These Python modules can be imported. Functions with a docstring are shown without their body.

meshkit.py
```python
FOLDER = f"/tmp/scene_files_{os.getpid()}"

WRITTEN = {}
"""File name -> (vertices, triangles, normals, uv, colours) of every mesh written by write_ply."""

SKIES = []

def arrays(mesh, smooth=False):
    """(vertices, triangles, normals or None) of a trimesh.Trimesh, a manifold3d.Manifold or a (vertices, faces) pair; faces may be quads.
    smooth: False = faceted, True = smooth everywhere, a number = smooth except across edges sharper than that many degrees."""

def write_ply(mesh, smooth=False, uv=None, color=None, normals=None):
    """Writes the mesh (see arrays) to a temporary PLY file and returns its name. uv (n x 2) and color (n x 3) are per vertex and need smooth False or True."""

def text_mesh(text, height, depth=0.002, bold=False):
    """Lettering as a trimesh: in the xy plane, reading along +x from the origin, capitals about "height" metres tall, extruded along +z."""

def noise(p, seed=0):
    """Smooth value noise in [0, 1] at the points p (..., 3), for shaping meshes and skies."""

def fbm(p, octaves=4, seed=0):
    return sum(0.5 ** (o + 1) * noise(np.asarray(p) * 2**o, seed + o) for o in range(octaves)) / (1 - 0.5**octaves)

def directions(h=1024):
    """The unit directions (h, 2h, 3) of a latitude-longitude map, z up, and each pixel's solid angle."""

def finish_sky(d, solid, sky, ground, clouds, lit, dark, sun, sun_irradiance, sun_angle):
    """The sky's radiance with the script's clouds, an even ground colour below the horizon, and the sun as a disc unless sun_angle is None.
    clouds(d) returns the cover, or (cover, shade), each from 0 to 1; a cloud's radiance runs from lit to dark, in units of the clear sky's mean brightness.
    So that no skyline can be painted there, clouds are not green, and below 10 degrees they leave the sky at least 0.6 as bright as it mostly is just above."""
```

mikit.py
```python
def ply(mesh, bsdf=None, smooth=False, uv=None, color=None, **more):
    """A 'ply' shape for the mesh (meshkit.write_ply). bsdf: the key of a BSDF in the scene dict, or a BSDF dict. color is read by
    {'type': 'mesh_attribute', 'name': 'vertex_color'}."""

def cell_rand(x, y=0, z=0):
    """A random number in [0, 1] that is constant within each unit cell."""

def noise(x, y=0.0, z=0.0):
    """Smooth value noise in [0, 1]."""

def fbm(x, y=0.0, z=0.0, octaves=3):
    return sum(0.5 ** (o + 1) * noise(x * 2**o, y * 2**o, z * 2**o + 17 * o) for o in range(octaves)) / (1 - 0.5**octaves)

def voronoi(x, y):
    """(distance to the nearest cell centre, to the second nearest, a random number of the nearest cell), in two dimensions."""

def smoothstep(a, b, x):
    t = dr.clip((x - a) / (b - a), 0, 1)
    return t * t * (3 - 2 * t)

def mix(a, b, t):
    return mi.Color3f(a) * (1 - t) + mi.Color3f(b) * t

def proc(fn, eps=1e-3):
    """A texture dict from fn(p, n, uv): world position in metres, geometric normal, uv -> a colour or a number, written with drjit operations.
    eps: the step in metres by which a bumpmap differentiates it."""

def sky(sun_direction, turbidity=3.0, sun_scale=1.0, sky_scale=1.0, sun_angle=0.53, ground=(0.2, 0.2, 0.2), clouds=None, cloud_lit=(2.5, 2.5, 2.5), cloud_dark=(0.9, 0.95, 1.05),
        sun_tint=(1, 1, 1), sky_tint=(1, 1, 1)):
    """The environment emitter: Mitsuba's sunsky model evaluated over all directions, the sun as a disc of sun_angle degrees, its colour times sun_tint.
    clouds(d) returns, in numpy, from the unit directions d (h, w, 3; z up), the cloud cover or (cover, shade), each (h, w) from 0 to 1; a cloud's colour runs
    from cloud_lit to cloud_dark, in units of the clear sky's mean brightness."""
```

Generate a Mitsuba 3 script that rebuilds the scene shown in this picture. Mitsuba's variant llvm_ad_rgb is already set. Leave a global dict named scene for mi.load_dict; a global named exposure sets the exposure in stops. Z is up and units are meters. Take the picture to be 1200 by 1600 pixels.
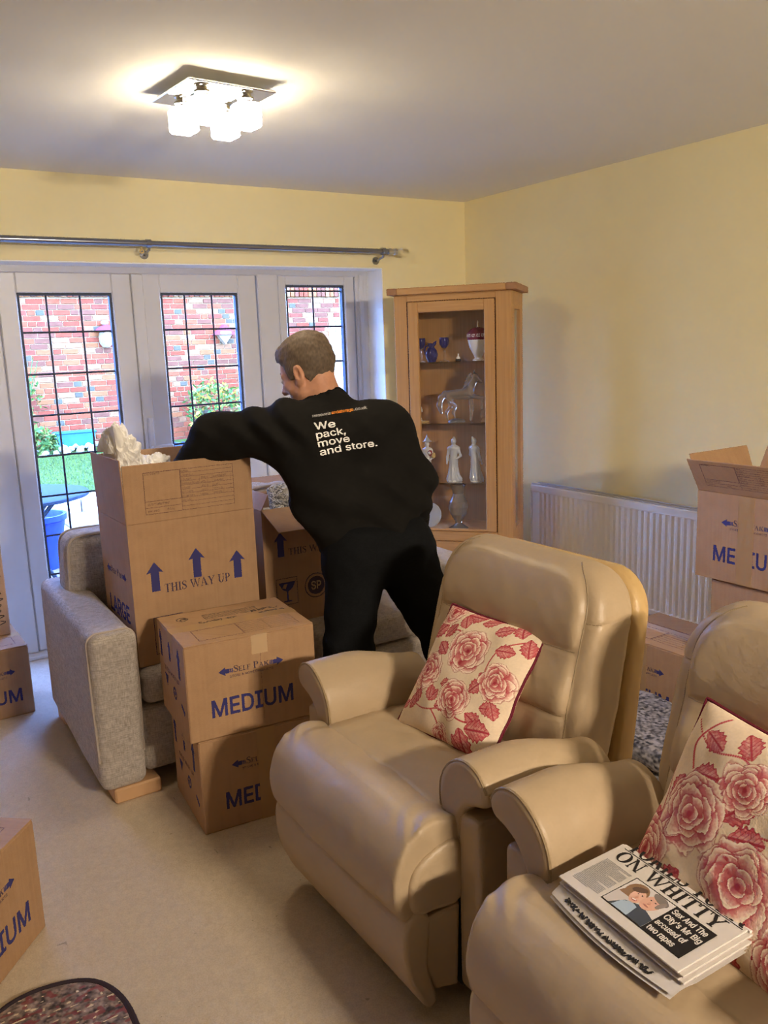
import math, random
import numpy as np, trimesh, manifold3d, drjit as dr, mitsuba as mi
import shapely, shapely.geometry as sg, shapely.affinity as sa
from shapely.ops import unary_union
import mikit, meshkit
from mikit import noise, fbm, smoothstep, mix, cell_rand, voronoi
T4 = mi.ScalarTransform4f
rng = np.random.default_rng(7); random.seed(7)
scene, labels = {}, {}

# ---------------------------------------------------------------- camera, sky, exposure
FPX = 1326.86; YAW, PITCH, ROLL = .564498, .192636, -.036331
EYE = np.array([-3.4734, -4.41431, 1.53309])
_f = np.array([math.sin(YAW)*math.cos(PITCH), math.cos(YAW)*math.cos(PITCH), -math.sin(PITCH)])
_r = np.array([math.cos(YAW), -math.sin(YAW), 0]); _u = np.cross(_r, _f)
_up = -math.sin(ROLL)*_r + math.cos(ROLL)*_u
scene['camera'] = {'type': 'perspective', 'fov_axis': 'x', 'fov': 2*math.degrees(math.atan(600/FPX)), 'near_clip': .05, 'far_clip': 200,
                   'to_world': T4().look_at(origin=EYE.tolist(), target=(EYE+_f).tolist(), up=_up.tolist())}
SKY = 165.0
LAMP, SPOT = 46.0, 720.0
SPOT_RGB = (1.0, .84, .65)
LAMP_RGB = (1.0, .82, .58)
def _clouds(d):
    c = meshkit.fbm(d*[3, 3, 6], 4, 3)
    return np.clip(.25+1.2*(c-.35), 0, 1), np.clip(c*.5, 0, 1)
scene['sky'] = mikit.sky((.3, -.6, .75), turbidity=3.0, sun_scale=0.0, sky_scale=SKY, ground=(.25, .25, .22), clouds=_clouds,
                         cloud_lit=(.5, .76, 1.4), cloud_dark=(.38, .6, 1.1), sky_tint=(.36, .66, 1.55))
exposure = 0.42

# ---------------------------------------------------------------- helpers
def add(key, mesh, mat, smooth=False, **k):
    n, base = 0, key
    while key in scene:
        n += 1; key = f'{base}_{n:03d}'
    scene[key] = mikit.ply(mesh, mat, smooth, **k)
    return key
def tag(key, label=None, cat=None, group=None, kind=None):
    labels[key] = {k: v for k, v in dict(label=label, category=cat, group=group, kind=kind).items() if v}
    return key
def struct(key, mesh, mat, smooth=False, label=None):
    k = add(key, mesh, mat, smooth); tag(k, label, None, None, 'structure'); return k
def cat(ms):
    ms = [m if isinstance(m, trimesh.Trimesh) else trimesh.Trimesh(*m, process=False) for m in ms]
    return trimesh.util.concatenate(ms)
def cbox(lo, hi, c=.003):
    lo, hi = np.minimum(lo, hi).astype(float), np.maximum(lo, hi).astype(float)
    c = min(c, .45*float((hi-lo).min()))
    P = []
    for s in np.ndindex(2, 2, 2):
        p = np.where(np.array(s) == 1, hi, lo); d = np.where(np.array(s) == 1, -c, c)
        for k in range(3):
            q = p+d; q[k] = p[k]; P.append(q)
    return trimesh.convex.convex_hull(np.array(P))
def box8(lo, hi):
    return trimesh.creation.box(bounds=[np.minimum(lo, hi), np.maximum(lo, hi)])
def frame(o, ex, ey, ez):
    M = np.eye(4); M[:3, 0], M[:3, 1], M[:3, 2], M[:3, 3] = ex, ey, ez, o; return M
def xf(m, M):
    m = m.copy(); m.apply_transform(M); return m
def lathe(prof, n=32, at=(0, 0, 0)):
    m = trimesh.creation.revolve(np.array(prof, float), sections=n); m.apply_translation(at); return m
def tube(pts, r, n=8, closed=False):
    p = np.asarray(pts, float); m = len(p)
    t = np.roll(p, -1, 0)-np.roll(p, 1, 0) if closed else np.gradient(p, axis=0)
    t /= np.linalg.norm(t, axis=1, keepdims=True)+1e-12
    a = np.cross(t[0], [0, 0, 1] if abs(t[0][2]) < .9 else [1, 0, 0]); A = []
    for k in range(m):
        a = a-t[k]*(a@t[k]); a /= np.linalg.norm(a)+1e-12; A.append(a)
    A = np.array(A); B = np.cross(t, A); w = np.arange(n)*2*np.pi/n
    r = np.broadcast_to(r, (m,))[:, None, None]
    v = (p[:, None]+r*(np.cos(w)[None, :, None]*A[:, None]+np.sin(w)[None, :, None]*B[:, None])).reshape(-1, 3)
    F = []
    for i in range(m if closed else m-1):
        for j in range(n):
            a_, b_, c_, d_ = i*n+j, i*n+(j+1) % n, ((i+1) % m)*n+(j+1) % n, ((i+1) % m)*n+j
            F += [[a_, b_, c_], [a_, c_, d_]]
    if not closed:
        v = np.vstack([v, p[0], p[-1]])
        for j in range(n):
            F += [[m*n, (j+1) % n, j], [m*n+1, (m-1)*n+j, (m-1)*n+(j+1) % n]]
    return trimesh.Trimesh(v, F, process=False)
def spline(pts, n=60, closed=False):
    from scipy.interpolate import CubicSpline
    p = np.asarray(pts, float)
    if closed: p = np.vstack([p, p[:1]])
    t = np.r_[0, np.cumsum(np.linalg.norm(np.diff(p, axis=0), axis=1)**.5)]
    return CubicSpline(t, p, bc_type='periodic' if closed else 'natural')(np.linspace(0, t[-1], n, endpoint=not closed))

# signed distance functions -> smooth meshes (surface nets)
def nets(f, lo, hi, h, it=2):
    lo, hi = np.array(lo, float), np.array(hi, float)
    ax = [np.arange(lo[k]-h, hi[k]+2*h, h) for k in range(3)]
    V = np.broadcast_to(f(ax[0][:, None, None], ax[1][None, :, None], ax[2][None, None, :]), [len(a) for a in ax]).astype(np.float32)
    s = V < 0; n = np.array(V.shape)-1
    cnt = np.zeros(n, int); acc = np.zeros((*n, 3)); k = np.zeros(n)
    sl = lambda o, d=None: tuple(slice(o[i], o[i]+n[i]) for i in range(3))
    for a in range(3):
        b, c = [(1, 2), (0, 2), (0, 1)][a]
        for ob in (0, 1):
            for oc in (0, 1):
                o = [0, 0, 0]; o[b], o[c] = ob, oc; o2 = list(o); o2[a] = 1
                v0, v1 = V[sl(o)], V[sl(o2)]; x = (v0 < 0) != (v1 < 0)
                tt = np.where(x, v0/np.where(x, v0-v1, 1), 0)
                for d in range(3): acc[..., d] += np.where(x, (tt if d == a else o[d]), 0)
                k += x
    m = k > 0; idx = -np.ones(n, int); idx[m] = np.arange(m.sum())
    P = (np.argwhere(m)+acc[m]/k[m][:, None])*h+np.array([a[0] for a in ax])
    F = []
    for a in range(3):
        b, c = (a+1) % 3, (a+2) % 3
        i0 = [slice(1, -1)]*3; i0[a] = slice(0, n[a]); i1 = list(i0); i1[a] = slice(1, n[a]+1)
        A, B = s[tuple(i0)], s[tuple(i1)]
        e = np.argwhere(A != B); off = np.ones(3, int); off[a] = 0; e = e+off
        fl = s[tuple(e.T)]
        def q(db, dc):
            g = e.copy(); g[:, b] -= db; g[:, c] -= dc; return idx[tuple(g.T)]
        Q = np.stack([q(1, 1), q(0, 1), q(0, 0), q(1, 0)], 1)
        Q = np.where(fl[:, None], Q, Q[:, ::-1]); F += [Q[:, [0, 1, 2]], Q[:, [0, 2, 3]]]
    F = np.vstack(F); F = F[(F >= 0).all(1)]
    for _ in range(it):
        d = f(P[:, 0], P[:, 1], P[:, 2]); e = h*.25; g = np.zeros_like(P)
        for a in range(3):
            D = np.zeros(3); D[a] = e
            g[:, a] = (f(*(P+D).T)-f(*(P-D).T))/(2*e)
        P = P-.8*np.clip(d, -h, h)[:, None]*g/np.maximum((g*g).sum(1), .3)[:, None]
    return trimesh.Trimesh(P, F, process=False)
def smin(a, b, k):
    h = np.clip(.5+.5*(b-a)/k, 0, 1); return b+(a-b)*h-k*h*(1-h)
def smax(a, b, k): return -smin(-a, -b, k)
def cap(x, y, z, a, b, ra, rb=None):
    rb = ra if rb is None else rb; a, b = np.array(a, float), np.array(b, float); d = b-a
    px, py, pz = x-a[0], y-a[1], z-a[2]
    t = np.clip((px*d[0]+py*d[1]+pz*d[2])/max(d@d, 1e-12), 0, 1)
    return np.sqrt((px-t*d[0])**2+(py-t*d[1])**2+(pz-t*d[2])**2)-(ra+(rb-ra)*t)
def ell(x, y, z, c, r):
    k = np.sqrt(((x-c[0])/r[0])**2+((y-c[1])/r[1])**2+((z-c[2])/r[2])**2)
    return (k-1)*min(r)
def rbx(x, y, z, c, hs, r):
    q = [np.abs(v-c[i])-hs[i]+r for i, v in enumerate((x, y, z))]
    return np.sqrt(sum(np.maximum(v, 0)**2 for v in q))+np.minimum(np.maximum(np.maximum(q[0], q[1]), q[2]), 0)-r
def poly2(u, v, P):
    P = np.asarray(P, float); d = None; s = 1.0; n = len(P)
    for i in range(n):
        a, b = P[i], P[i-1]; e = b-a
        wx, wy = u-a[0], v-a[1]
        t = np.clip((wx*e[0]+wy*e[1])/max(e@e, 1e-12), 0, 1)
        q = (wx-e[0]*t)**2+(wy-e[1]*t)**2
        d = q if d is None else np.minimum(d, q)
        c1, c2, c3 = v >= a[1], v < b[1], e[0]*wy > e[1]*wx
        s = np.where((c1 & c2 & c3) | (~c1 & ~c2 & ~c3), -s, s)
    return s*np.sqrt(d)
def ext(d2, w, half, r):
    q0, q1 = d2+r, np.abs(w)-half+r
    return np.sqrt(np.maximum(q0, 0)**2+np.maximum(q1, 0)**2)+np.minimum(np.maximum(q0, q1), 0)-r
def nz(x, y, z, s, seed=0):
    b = np.broadcast(x, y, z); P = np.stack([np.broadcast_to(v, b.shape) for v in (x, y, z)], -1)
    return meshkit.noise(P*s, seed)-.5

# printing on flat faces: shapely shapes -> thin ink meshes
def ink(geom, M, depth=.0007, lift=-.0003):
    ms = []
    for g in getattr(geom, 'geoms', [geom]):
        if g.geom_type == 'Polygon' and g.area > 1e-9:
            m = trimesh.creation.extrude_polygon(g, depth, engine='earcut'); m.apply_translation([0, 0, lift]); ms.append(m)
    return xf(cat(ms), M)
def sans(text, x, y, h, w=None, bold=True, depth=.0007):
    m = meshkit.text_mesh(text, h, depth, bold)
    if w: m.apply_scale([w/(m.bounds[1][0]-m.bounds[0][0]), 1, 1])
    m.apply_translation([x-m.bounds[0][0], y, -.0003]); return m
R_ = sg.box
def _stem(x, w=.17, y0=0, y1=1, s=.085): return unary_union([R_(x, y0, x+w, y1), R_(x-s, y0, x+w+s, y0+.045), R_(x-s, y1-.045, x+w+s, y1)])
def _pg(*p): return sg.Polygon(p)
def _ring(cx, cy, rx, ry, T=.17, t=.055, side=None):
    E = lambda a, b: sa.scale(sg.Point(cx, cy).buffer(1, 24), a, b)
    g = E(rx, ry).difference(E(rx-T, ry-t))
    if side == 'r': g = g.intersection(R_(cx, -1, 9, 9))
    if side == 'b': g = g.intersection(R_(-9, -9, 9, cy))
    return g
def _S():
    p = spline([(.6, .76), (.56, .9), (.38, .965), (.2, .9), (.15, .74), (.27, .59), (.46, .47), (.58, .32), (.55, .13), (.36, .035), (.18, .07), (.1, .24)], 50)
    r = np.interp(np.linspace(0, 1, 50), [0, .25, .5, .75, 1], [.03, .04, .1, .045, .03])
    return unary_union([sg.Point(*q).buffer(k, 8) for q, k in zip(p, r)]+[R_(.575, .66, .615, .98), R_(.085, .02, .125, .34)])
GL = {'I': (_stem(.12), .41), 'H': (unary_union([_stem(.12), _stem(.62), R_(.2, .48, .7, .54)]), .93),
      'T': (unary_union([_stem(.31), R_(.02, .95, .77, 1), R_(.02, .74, .06, 1), R_(.73, .74, .77, 1)]), .8),
      'E': (unary_union([_stem(.12), R_(.1, 0, .7, .05), R_(.1, .95, .68, 1), R_(.2, .48, .5, .53), R_(.66, 0, .7, .26), R_(.64, .76, .68, 1), R_(.47, .36, .51, .64)]), .78),
      'F': (unary_union([_stem(.12), R_(.1, .95, .66, 1), R_(.2, .48, .5, .53), R_(.62, .74, .66, 1), R_(.47, .36, .51, .64)]), .7),
      'L': (unary_union([_stem(.12), R_(.1, 0, .68, .05), R_(.64, 0, .68, .3)]), .74),
      'P': (unary_union([_stem(.12), _ring(.34, .72, .36, .28, side='r'), R_(.2, .945, .36, 1), R_(.2, .44, .36, .495)]), .76),
      'R': (unary_union([_stem(.12), _ring(.34, .74, .36, .26, side='r'), R_(.2, .945, .36, 1), R_(.2, .48, .36, .535), _pg((.36, .5), (.56, .5), (.84, 0), (.62, 0))]), .88),
      'K': (unary_union([_stem(.12), _pg((.27, .4), (.27, .48), (.76, 1), (.84, 1)), _pg((.38, .56), (.54, .68), (.92, 0), (.68, 0)), R_(.62, 0, .95, .045), R_(.58, .955, .92, 1)]), .98),
      'N': (unary_union([_stem(.14, .055), _stem(.76, .055), _pg((.1, 1), (.28, 1), (.815, 0), (.66, 0))]), .97),
      'M': (unary_union([_stem(.12, .055), _stem(.86), _pg((.1, 1), (.28, 1), (.6, .05), (.52, 0)), _pg((.52, 0), (.6, 0), (.95, 1), (.88, 1))]), 1.15),
      'A': (unary_union([_pg((.1, 0), (.16, 0), (.48, 1), (.4, 1)), _pg((.38, 1), (.5, 1), (.88, 0), (.68, 0)), R_(.22, .3, .72, .35), R_(.0, 0, .28, .045), R_(.56, 0, .98, .045)]), .98),
      'W': (unary_union([_pg((.05, 1), (.24, 1), (.5, 0), (.42, 0)), _pg((.42, 0), (.48, 0), (.72, 1), (.66, 1)), _pg((.56, 1), (.75, 1), (1.02, 0), (.94, 0)), _pg((.94, 0), (1., 0), (1.28, 1), (1.22, 1)), R_(-.02, .955, .34, 1), R_(.5, .955, .85, 1), R_(1.12, .955, 1.38, 1)]), 1.36),
      'Y': (unary_union([R_(.36, 0, .53, .5), R_(.27, 0, .62, .045), _pg((.05, 1), (.25, 1), (.53, .45), (.36, .42)), _pg((.78, 1), (.84, 1), (.52, .42), (.46, .48)), R_(-.02, .955, .34, 1), R_(.66, .955, .94, 1)]), .92),
      'U': (unary_union([R_(.12, .32, .29, 1), R_(.72, .32, .775, 1), _ring(.4475, .34, .3275, .36, .17, .06, 'b'), R_(.03, .955, .38, 1), R_(.62, .955, .87, 1)]), .92),
      'O': (_ring(.48, .5, .44, .52, .19, .05), .96), 'S': (_S(), .7), ' ': (None, .38), "&": (None, .3)}
GL['I'] = (_stem(.12), .42)
def serif(text, x, y, h, w=None, slant=0, small=None):
    gs, cx = [], 0
    for k, ch in enumerate(text):
        s = small if (small and ch.islower()) else 1.0
        g, a = GL[ch.upper()]
        if g is not None: gs.append(sa.translate(sa.scale(g, s, s, origin=(0, 0)), cx, 0))
        cx += a*s
    g = unary_union(gs)
    if slant: g = sa.skew(g, xs=slant, origin=(0, 0))
    b = g.bounds
    g = sa.translate(g, -b[0], 0)
    return sa.translate(sa.scale(g, (w/(b[2]-b[0]) if w else h), h, origin=(0, 0)), x, y)
def arrow(x, y, w, h):           # upright arrow, tip at top
    return _pg((x-w*.24, y), (x+w*.24, y), (x+w*.24, y+h*.66), (x+w*.5, y+h*.62), (x, y+h), (x-w*.5, y+h*.62), (x-w*.24, y+h*.66))
def ring_rect(x0, y0, x1, y1, t=.0022): return R_(x0, y0, x1, y1).difference(R_(x0+t, y0+t, x1-t, y1-t))
def scribble(x, y, w, h, n, seed=0, t=.002):
    r = np.random.default_rng(seed); gs = []
    for k in range(n):
        cx = x+w*(k+.5)/n
        p = [(cx+r.uniform(-.6, .6)*w/n, y+r.uniform(0, 1)*h) for _ in range(5)]
        gs.append(sg.LineString(spline(p, 24)).buffer(t/2))
    return unary_union(gs)

# ---------------------------------------------------------------- materials
def mat(key, base, rough=.6, spec=.3, bump=None, bscale=1., **k):
    b = {'type': 'rgb', 'value': list(base)} if not callable(base) else mikit.proc(base)
    d = {'type': 'principled', 'base_color': b, 'roughness': rough, 'specular': spec, **k}
    if bump is not None: d = {'type': 'bumpmap', 'arbitrary': mikit.proc(bump, 5e-4), 'scale': bscale, 'bsdf': d}
    scene[key] = {'type': 'twosided', 'bsdf': d}
def C(*a): return mi.Color3f(*a)

mat('m_ceiling', (.63, .62, .565), .9, .1)
mat('m_wall', lambda p, n, u: mix((.79, .70, .405), (.81, .72, .425), fbm(p.x*9, p.y*9, p.z*9)), .85, .15)
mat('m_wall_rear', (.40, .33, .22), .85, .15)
mat('m_white', (.58, .58, .60), .35, .4)
mat('m_reveal', (.82, .83, .82), .8, .2)
def _carpet(p, n, u):
    a = noise(p.x*420, p.y*420, p.z*420); b = fbm(p.x*70, p.y*70); c = fbm(p.x*3+4, p.y*3)
    sp = smoothstep(.965, .985, noise(p.x*47+3, p.y*47))
    return mix(mix((.42, .335, .235), (.60, .50, .37), .45*a+.35*b+.2*c), (.2, .15, .1), .5*sp)
mat('m_carpet', _carpet, .95, .05, lambda p, n, u: noise(p.x*300, p.y*300)*.0022+noise(p.x*90, p.y*90)*.002)
def _leather(p, n, u):
    a = fbm(p.x*14, p.y*14, p.z*14, 4); b = fbm(p.x*3+7, p.y*3, p.z*3); g = noise(p.x*230, p.y*230, p.z*230)
    return mix(mix((.352, .262, .162), (.440, .328, .208), .6*a+.4*b), (.30, .23, .13), .18*g)
def _lbump(p, n, u):
    return .0018*fbm(p.x*34, p.y*34, p.z*34, 4)+.00035*noise(p.x*260, p.y*260, p.z*260)
mat('m_leather', _leather, .43, .40, _lbump)
mat('m_leather_edge', (.26, .19, .105), .5, .4)
mat('m_shell', lambda p, n, u: mix((.46, .30, .12), (.50, .34, .15), fbm(p.x*8, p.y*8, p.z*8)), .42, .4, _lbump)
mat('m_dark', (.02, .02, .02), .7, .2)
def _card(p, n, u):
    a = fbm(p.x*26, p.y*26, p.z*26, 4); v = noise(p.x*160+p.y*160, p.z*6, 3); f = noise(p.x*300, p.y*300, p.z*300)
    return mix((.33, .192, .098), (.425, .262, .146), .5*a+.25*v+.25*f)
mat('m_card', _card, .75, .2, lambda p, n, u: .0004*fbm(p.x*60, p.y*60, p.z*20, 2)+.0007*noise(p.x*9, p.y*9, p.z*9))
mat('m_card_in', lambda p, n, u: mix((.40, .27, .135), (.47, .33, .18), fbm(p.x*30, p.y*30, p.z*30)), .8, .15)
mat('m_tape', (.40, .25, .12), .18, .5)
mat('m_tape_clear', (.50, .345, .20), .12, .6)
mat('m_ink', (.035, .033, .14), .6, .2)
mat('m_ink_dark', (.05, .03, .06), .6, .2)
mat('m_ink_line', (.16, .085, .06), .7, .1)
mat('m_pen', (.04, .025, .02), .6, .2)
def _weave(p, n, u):
    a = noise(p.x*330, p.y*330, p.z*70); b = noise(p.x*70, p.y*70, p.z*330); c = fbm(p.x*30, p.y*30, p.z*30)
    return mix((.20, .17, .14), (.60, .535, .47), .38*a+.38*b+.24*c)
mat('m_sofa', _weave, .9, .1, lambda p, n, u: .0012*(noise(p.x*480, p.y*480, p.z*150)+noise(p.x*150, p.y*150, p.z*480)))
mat('m_sofa_piping', (.40, .34, .28), .9, .1)
def _oak(p, n, u):
    w = fbm(p.x*14+p.y*14, p.x*3, p.z*1.6, 4); g = noise((p.x+p.y)*130, (p.x-p.y)*130, p.z*5)
    return mix((.33, .165, .055), (.49, .275, .105), .6*w+.4*g)
mat('m_oak', _oak, .42, .35)
def _oakh(p, n, u):
    s = p.x*.647-p.y*.762; w = fbm(s*2.2, p.z*22, (p.x+p.y)*6, 4); g = noise(s*7, p.z*170, (p.x+p.y)*60)
    return mix((.33, .165, .055), (.49, .275, .105), .55*w+.45*g)
mat('m_oak_across', _oakh, .42, .35)
mat('m_oak_gap', (.07, .03, .012), .7, .2)
mat('m_oak_end', lambda p, n, u: mix((.25, .12, .055), (.33, .17, .08), fbm(p.x*40, p.y*40, p.z*40)), .5, .3)
mat('m_pine', (.55, .33, .17), .5, .3)
mat('m_chrome', (.75, .76, .78), .12, .5, metallic=1.0)
mat('m_chrome_dark', (.32, .33, .36), .22, .5, metallic=1.0)
mat('m_mirror', (.93, .95, .94), .03, .5, metallic=1.0)
mat('m_radiator', (.86, .87, .87), .3, .4)
mat('m_grille', (.45, .46, .46), .5, .3)
def _cloth(p, n, u):
    return mix((.006, .0055, .005), (.013, .012, .0105), .5*noise(p.x*500, p.y*500, p.z*500)+.5*fbm(p.x*12, p.y*12, p.z*12))
mat('m_sweat', _cloth, .9, .08)
mat('m_trouser', lambda p, n, u: mix((.004, .0045, .005), (.009, .0095, .0105), noise(p.x*400, p.y*400, p.z*400)), .9, .08)
mat('m_skin', lambda p, n, u: mix((.46, .22, .13), (.56, .29, .18), fbm(p.x*45, p.y*45, p.z*45)), .5, .3)
mat('m_hair', lambda p, n, u: mix((.055, .036, .022), (.15, .11, .075), .55*noise(p.x*210, p.y*210, p.z*90)+.45*fbm(p.x*40, p.y*40, p.z*40)), .65, .3)
mat('m_eye', (.05, .04, .035), .2, .5)
mat('m_print_white', (.78, .77, .74), .7, .2)
mat('m_print_orange', (.75, .25, .04), .7, .2)
mat('m_print_grey', (.35, .34, .33), .7, .2)
mat('m_shoe', (.02, .018, .016), .5, .3)
mat('m_paper', (.72, .70, .66), .8, .15)
def _news(p, n, u):
    l = smoothstep(.45, .62, noise(p.x*260+p.z*130, p.y*260, p.z*240)); h = fbm(p.x*18, p.y*18, p.z*18)
    return mix((.62, .60, .56), (.12, .12, .12), l*smoothstep(.35, .5, h))
mat('m_newsprint', _news, .85, .1)
mat('m_newspaper', lambda p, n, u: mix((.54, .50, .46), (.60, .555, .515), fbm(p.x*30, p.y*30, p.z*30)), .8, .15)
mat('m_vcol', lambda p, n, u: C(.5), .9, .05)
scene['m_floral'] = {'type': 'twosided', 'bsdf': {'type': 'bumpmap', 'arbitrary': mikit.proc(lambda p, n, u: .0008*(noise(p.x*700, p.y*700, p.z*200)+noise(p.x*200, p.y*200, p.z*700)), 5e-4), 'scale': 1.0,
    'bsdf': {'type': 'principled', 'base_color': {'type': 'mesh_attribute', 'name': 'vertex_color'}, 'roughness': .9, 'specular': .1}}}
scene['m_painted'] = {'type': 'twosided', 'bsdf': {'type': 'principled', 'base_color': {'type': 'mesh_attribute', 'name': 'vertex_color'}, 'roughness': .35, 'specular': .4}}
mat('m_maroon', (.11, .008, .02), .7, .2)
def _felt(p, n, u):
    wx = p.x+.012*noise(p.x*40, p.y*40); a = noise(wx*70+p.y*30, p.y*95-wx*25, p.z*90); b = noise(wx*60+7, p.y*100, 3); c = noise(p.x*180, p.y*180, p.z*180)
    k = mix((.045, .035, .035), (.36, .27, .23), smoothstep(.2, .85, a*.65+c*.35))
    k = mix(k, (.20, .045, .05), smoothstep(.62, .8, b)*.75); return mix(k, (.62, .5, .36), smoothstep(.8, .9, noise(wx*75+19, p.y*120, 5)))
mat('m_felt', _felt, 1., .02, lambda p, n, u: .004*noise(p.x*140, p.y*140, p.z*140))
def _felt2(p, n, u):
    a = noise(p.x*110, p.y*110, p.z*110); c = fbm(p.x*50, p.y*50, p.z*50)
    return mix((.035, .035, .045), (.36, .34, .36), smoothstep(.2, .85, .6*a+.4*c))
mat('m_felt_grey', _felt2, 1., .02, lambda p, n, u: .004*noise(p.x*140, p.y*140, p.z*140))
mat('m_felt_trim', (.035, .025, .03), .9, .05)
scene['m_pane'] = {'type': 'thindielectric', 'int_ior': 1.5}
scene['m_glass'] = {'type': 'dielectric', 'int_ior': 1.5}
scene['m_crystal'] = {'type': 'blendbsdf', 'weight': .12, 'a': {'type': 'dielectric', 'int_ior': 1.5}, 'b': {'type': 'twosided', 'bsdf': {'type': 'principled', 'base_color': {'type': 'rgb', 'value': [.85, .90, .94]}, 'roughness': .15, 'specular': .8}}}
scene['m_glass_blue'] = {'type': 'twosided', 'bsdf': {'type': 'principled', 'base_color': {'type': 'rgb', 'value': [.012, .014, .12]}, 'roughness': .06, 'specular': .6}}
mat('m_porcelain', (.72, .74, .76), .15, .6, clearcoat=.6)
mat('m_porcelain_grey', (.46, .50, .56), .15, .6, clearcoat=.6)
mat('m_porcelain_gold', (.55, .40, .16), .25, .6)
mat('m_lead', (.03, .03, .035), .5, .3)
mat('m_seal', (.06, .07, .09), .6, .2)
for i, c in enumerate([(0.263, 0.051, 0.019), (0.288, 0.065, 0.022), (0.224, 0.051, 0.022), (0.302, 0.091, 0.027), (0.184, 0.06, 0.027), (0.302, 0.12, 0.044), (0.104, 0.077, 0.042)]):
    mat(f'm_brick_{i}', (lambda c: lambda p, n, u: mix(tuple(v*.8 for v in c), tuple(min(v*1.2, .9) for v in c), fbm(p.x*16, p.y*16, p.z*22)))(c), .9, .1)
mat('m_mortar', (.36, .20, .085), .95, .05)
mat('m_lawn', lambda p, n, u: mix((.035, .055, .009), (.075, .10, .02), fbm(p.x*18, p.y*18)), 1., .02)
mat('m_grass', (.07, .11, .03), .8, .1)
def _slab(p, n, u): return mix((.12, .09, .05), (.21, .155, .09), fbm(p.x*9, p.y*9, p.z*9))
mat('m_slab', _slab, .9, .1)
mat('m_stone', (.42, .35, .27), .8, .1)
mat('m_trough', (.02, .11, .13), .5, .3)
mat('m_pot', (.01, .04, .42), .5, .3)
mat('m_table', (.035, .05, .075), .8, .1)
mat('m_leaf', (.07, .14, .025), .6, .2)
mat('m_leaf_light', (.20, .23, .035), .6, .2)
mat('m_leaf_yellow', (.50, .33, .04), .6, .2)
mat('m_fence', lambda p, n, u: mix((.26, .165, .08), (.38, .26, .135), fbm(p.x*5, p.y*5, p.z*40)), .8, .1)
mat('m_birdbox', (.34, .26, .15), .7, .2)
mat('m_birdbox_roof', (.30, .05, .07), .7, .2)
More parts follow.
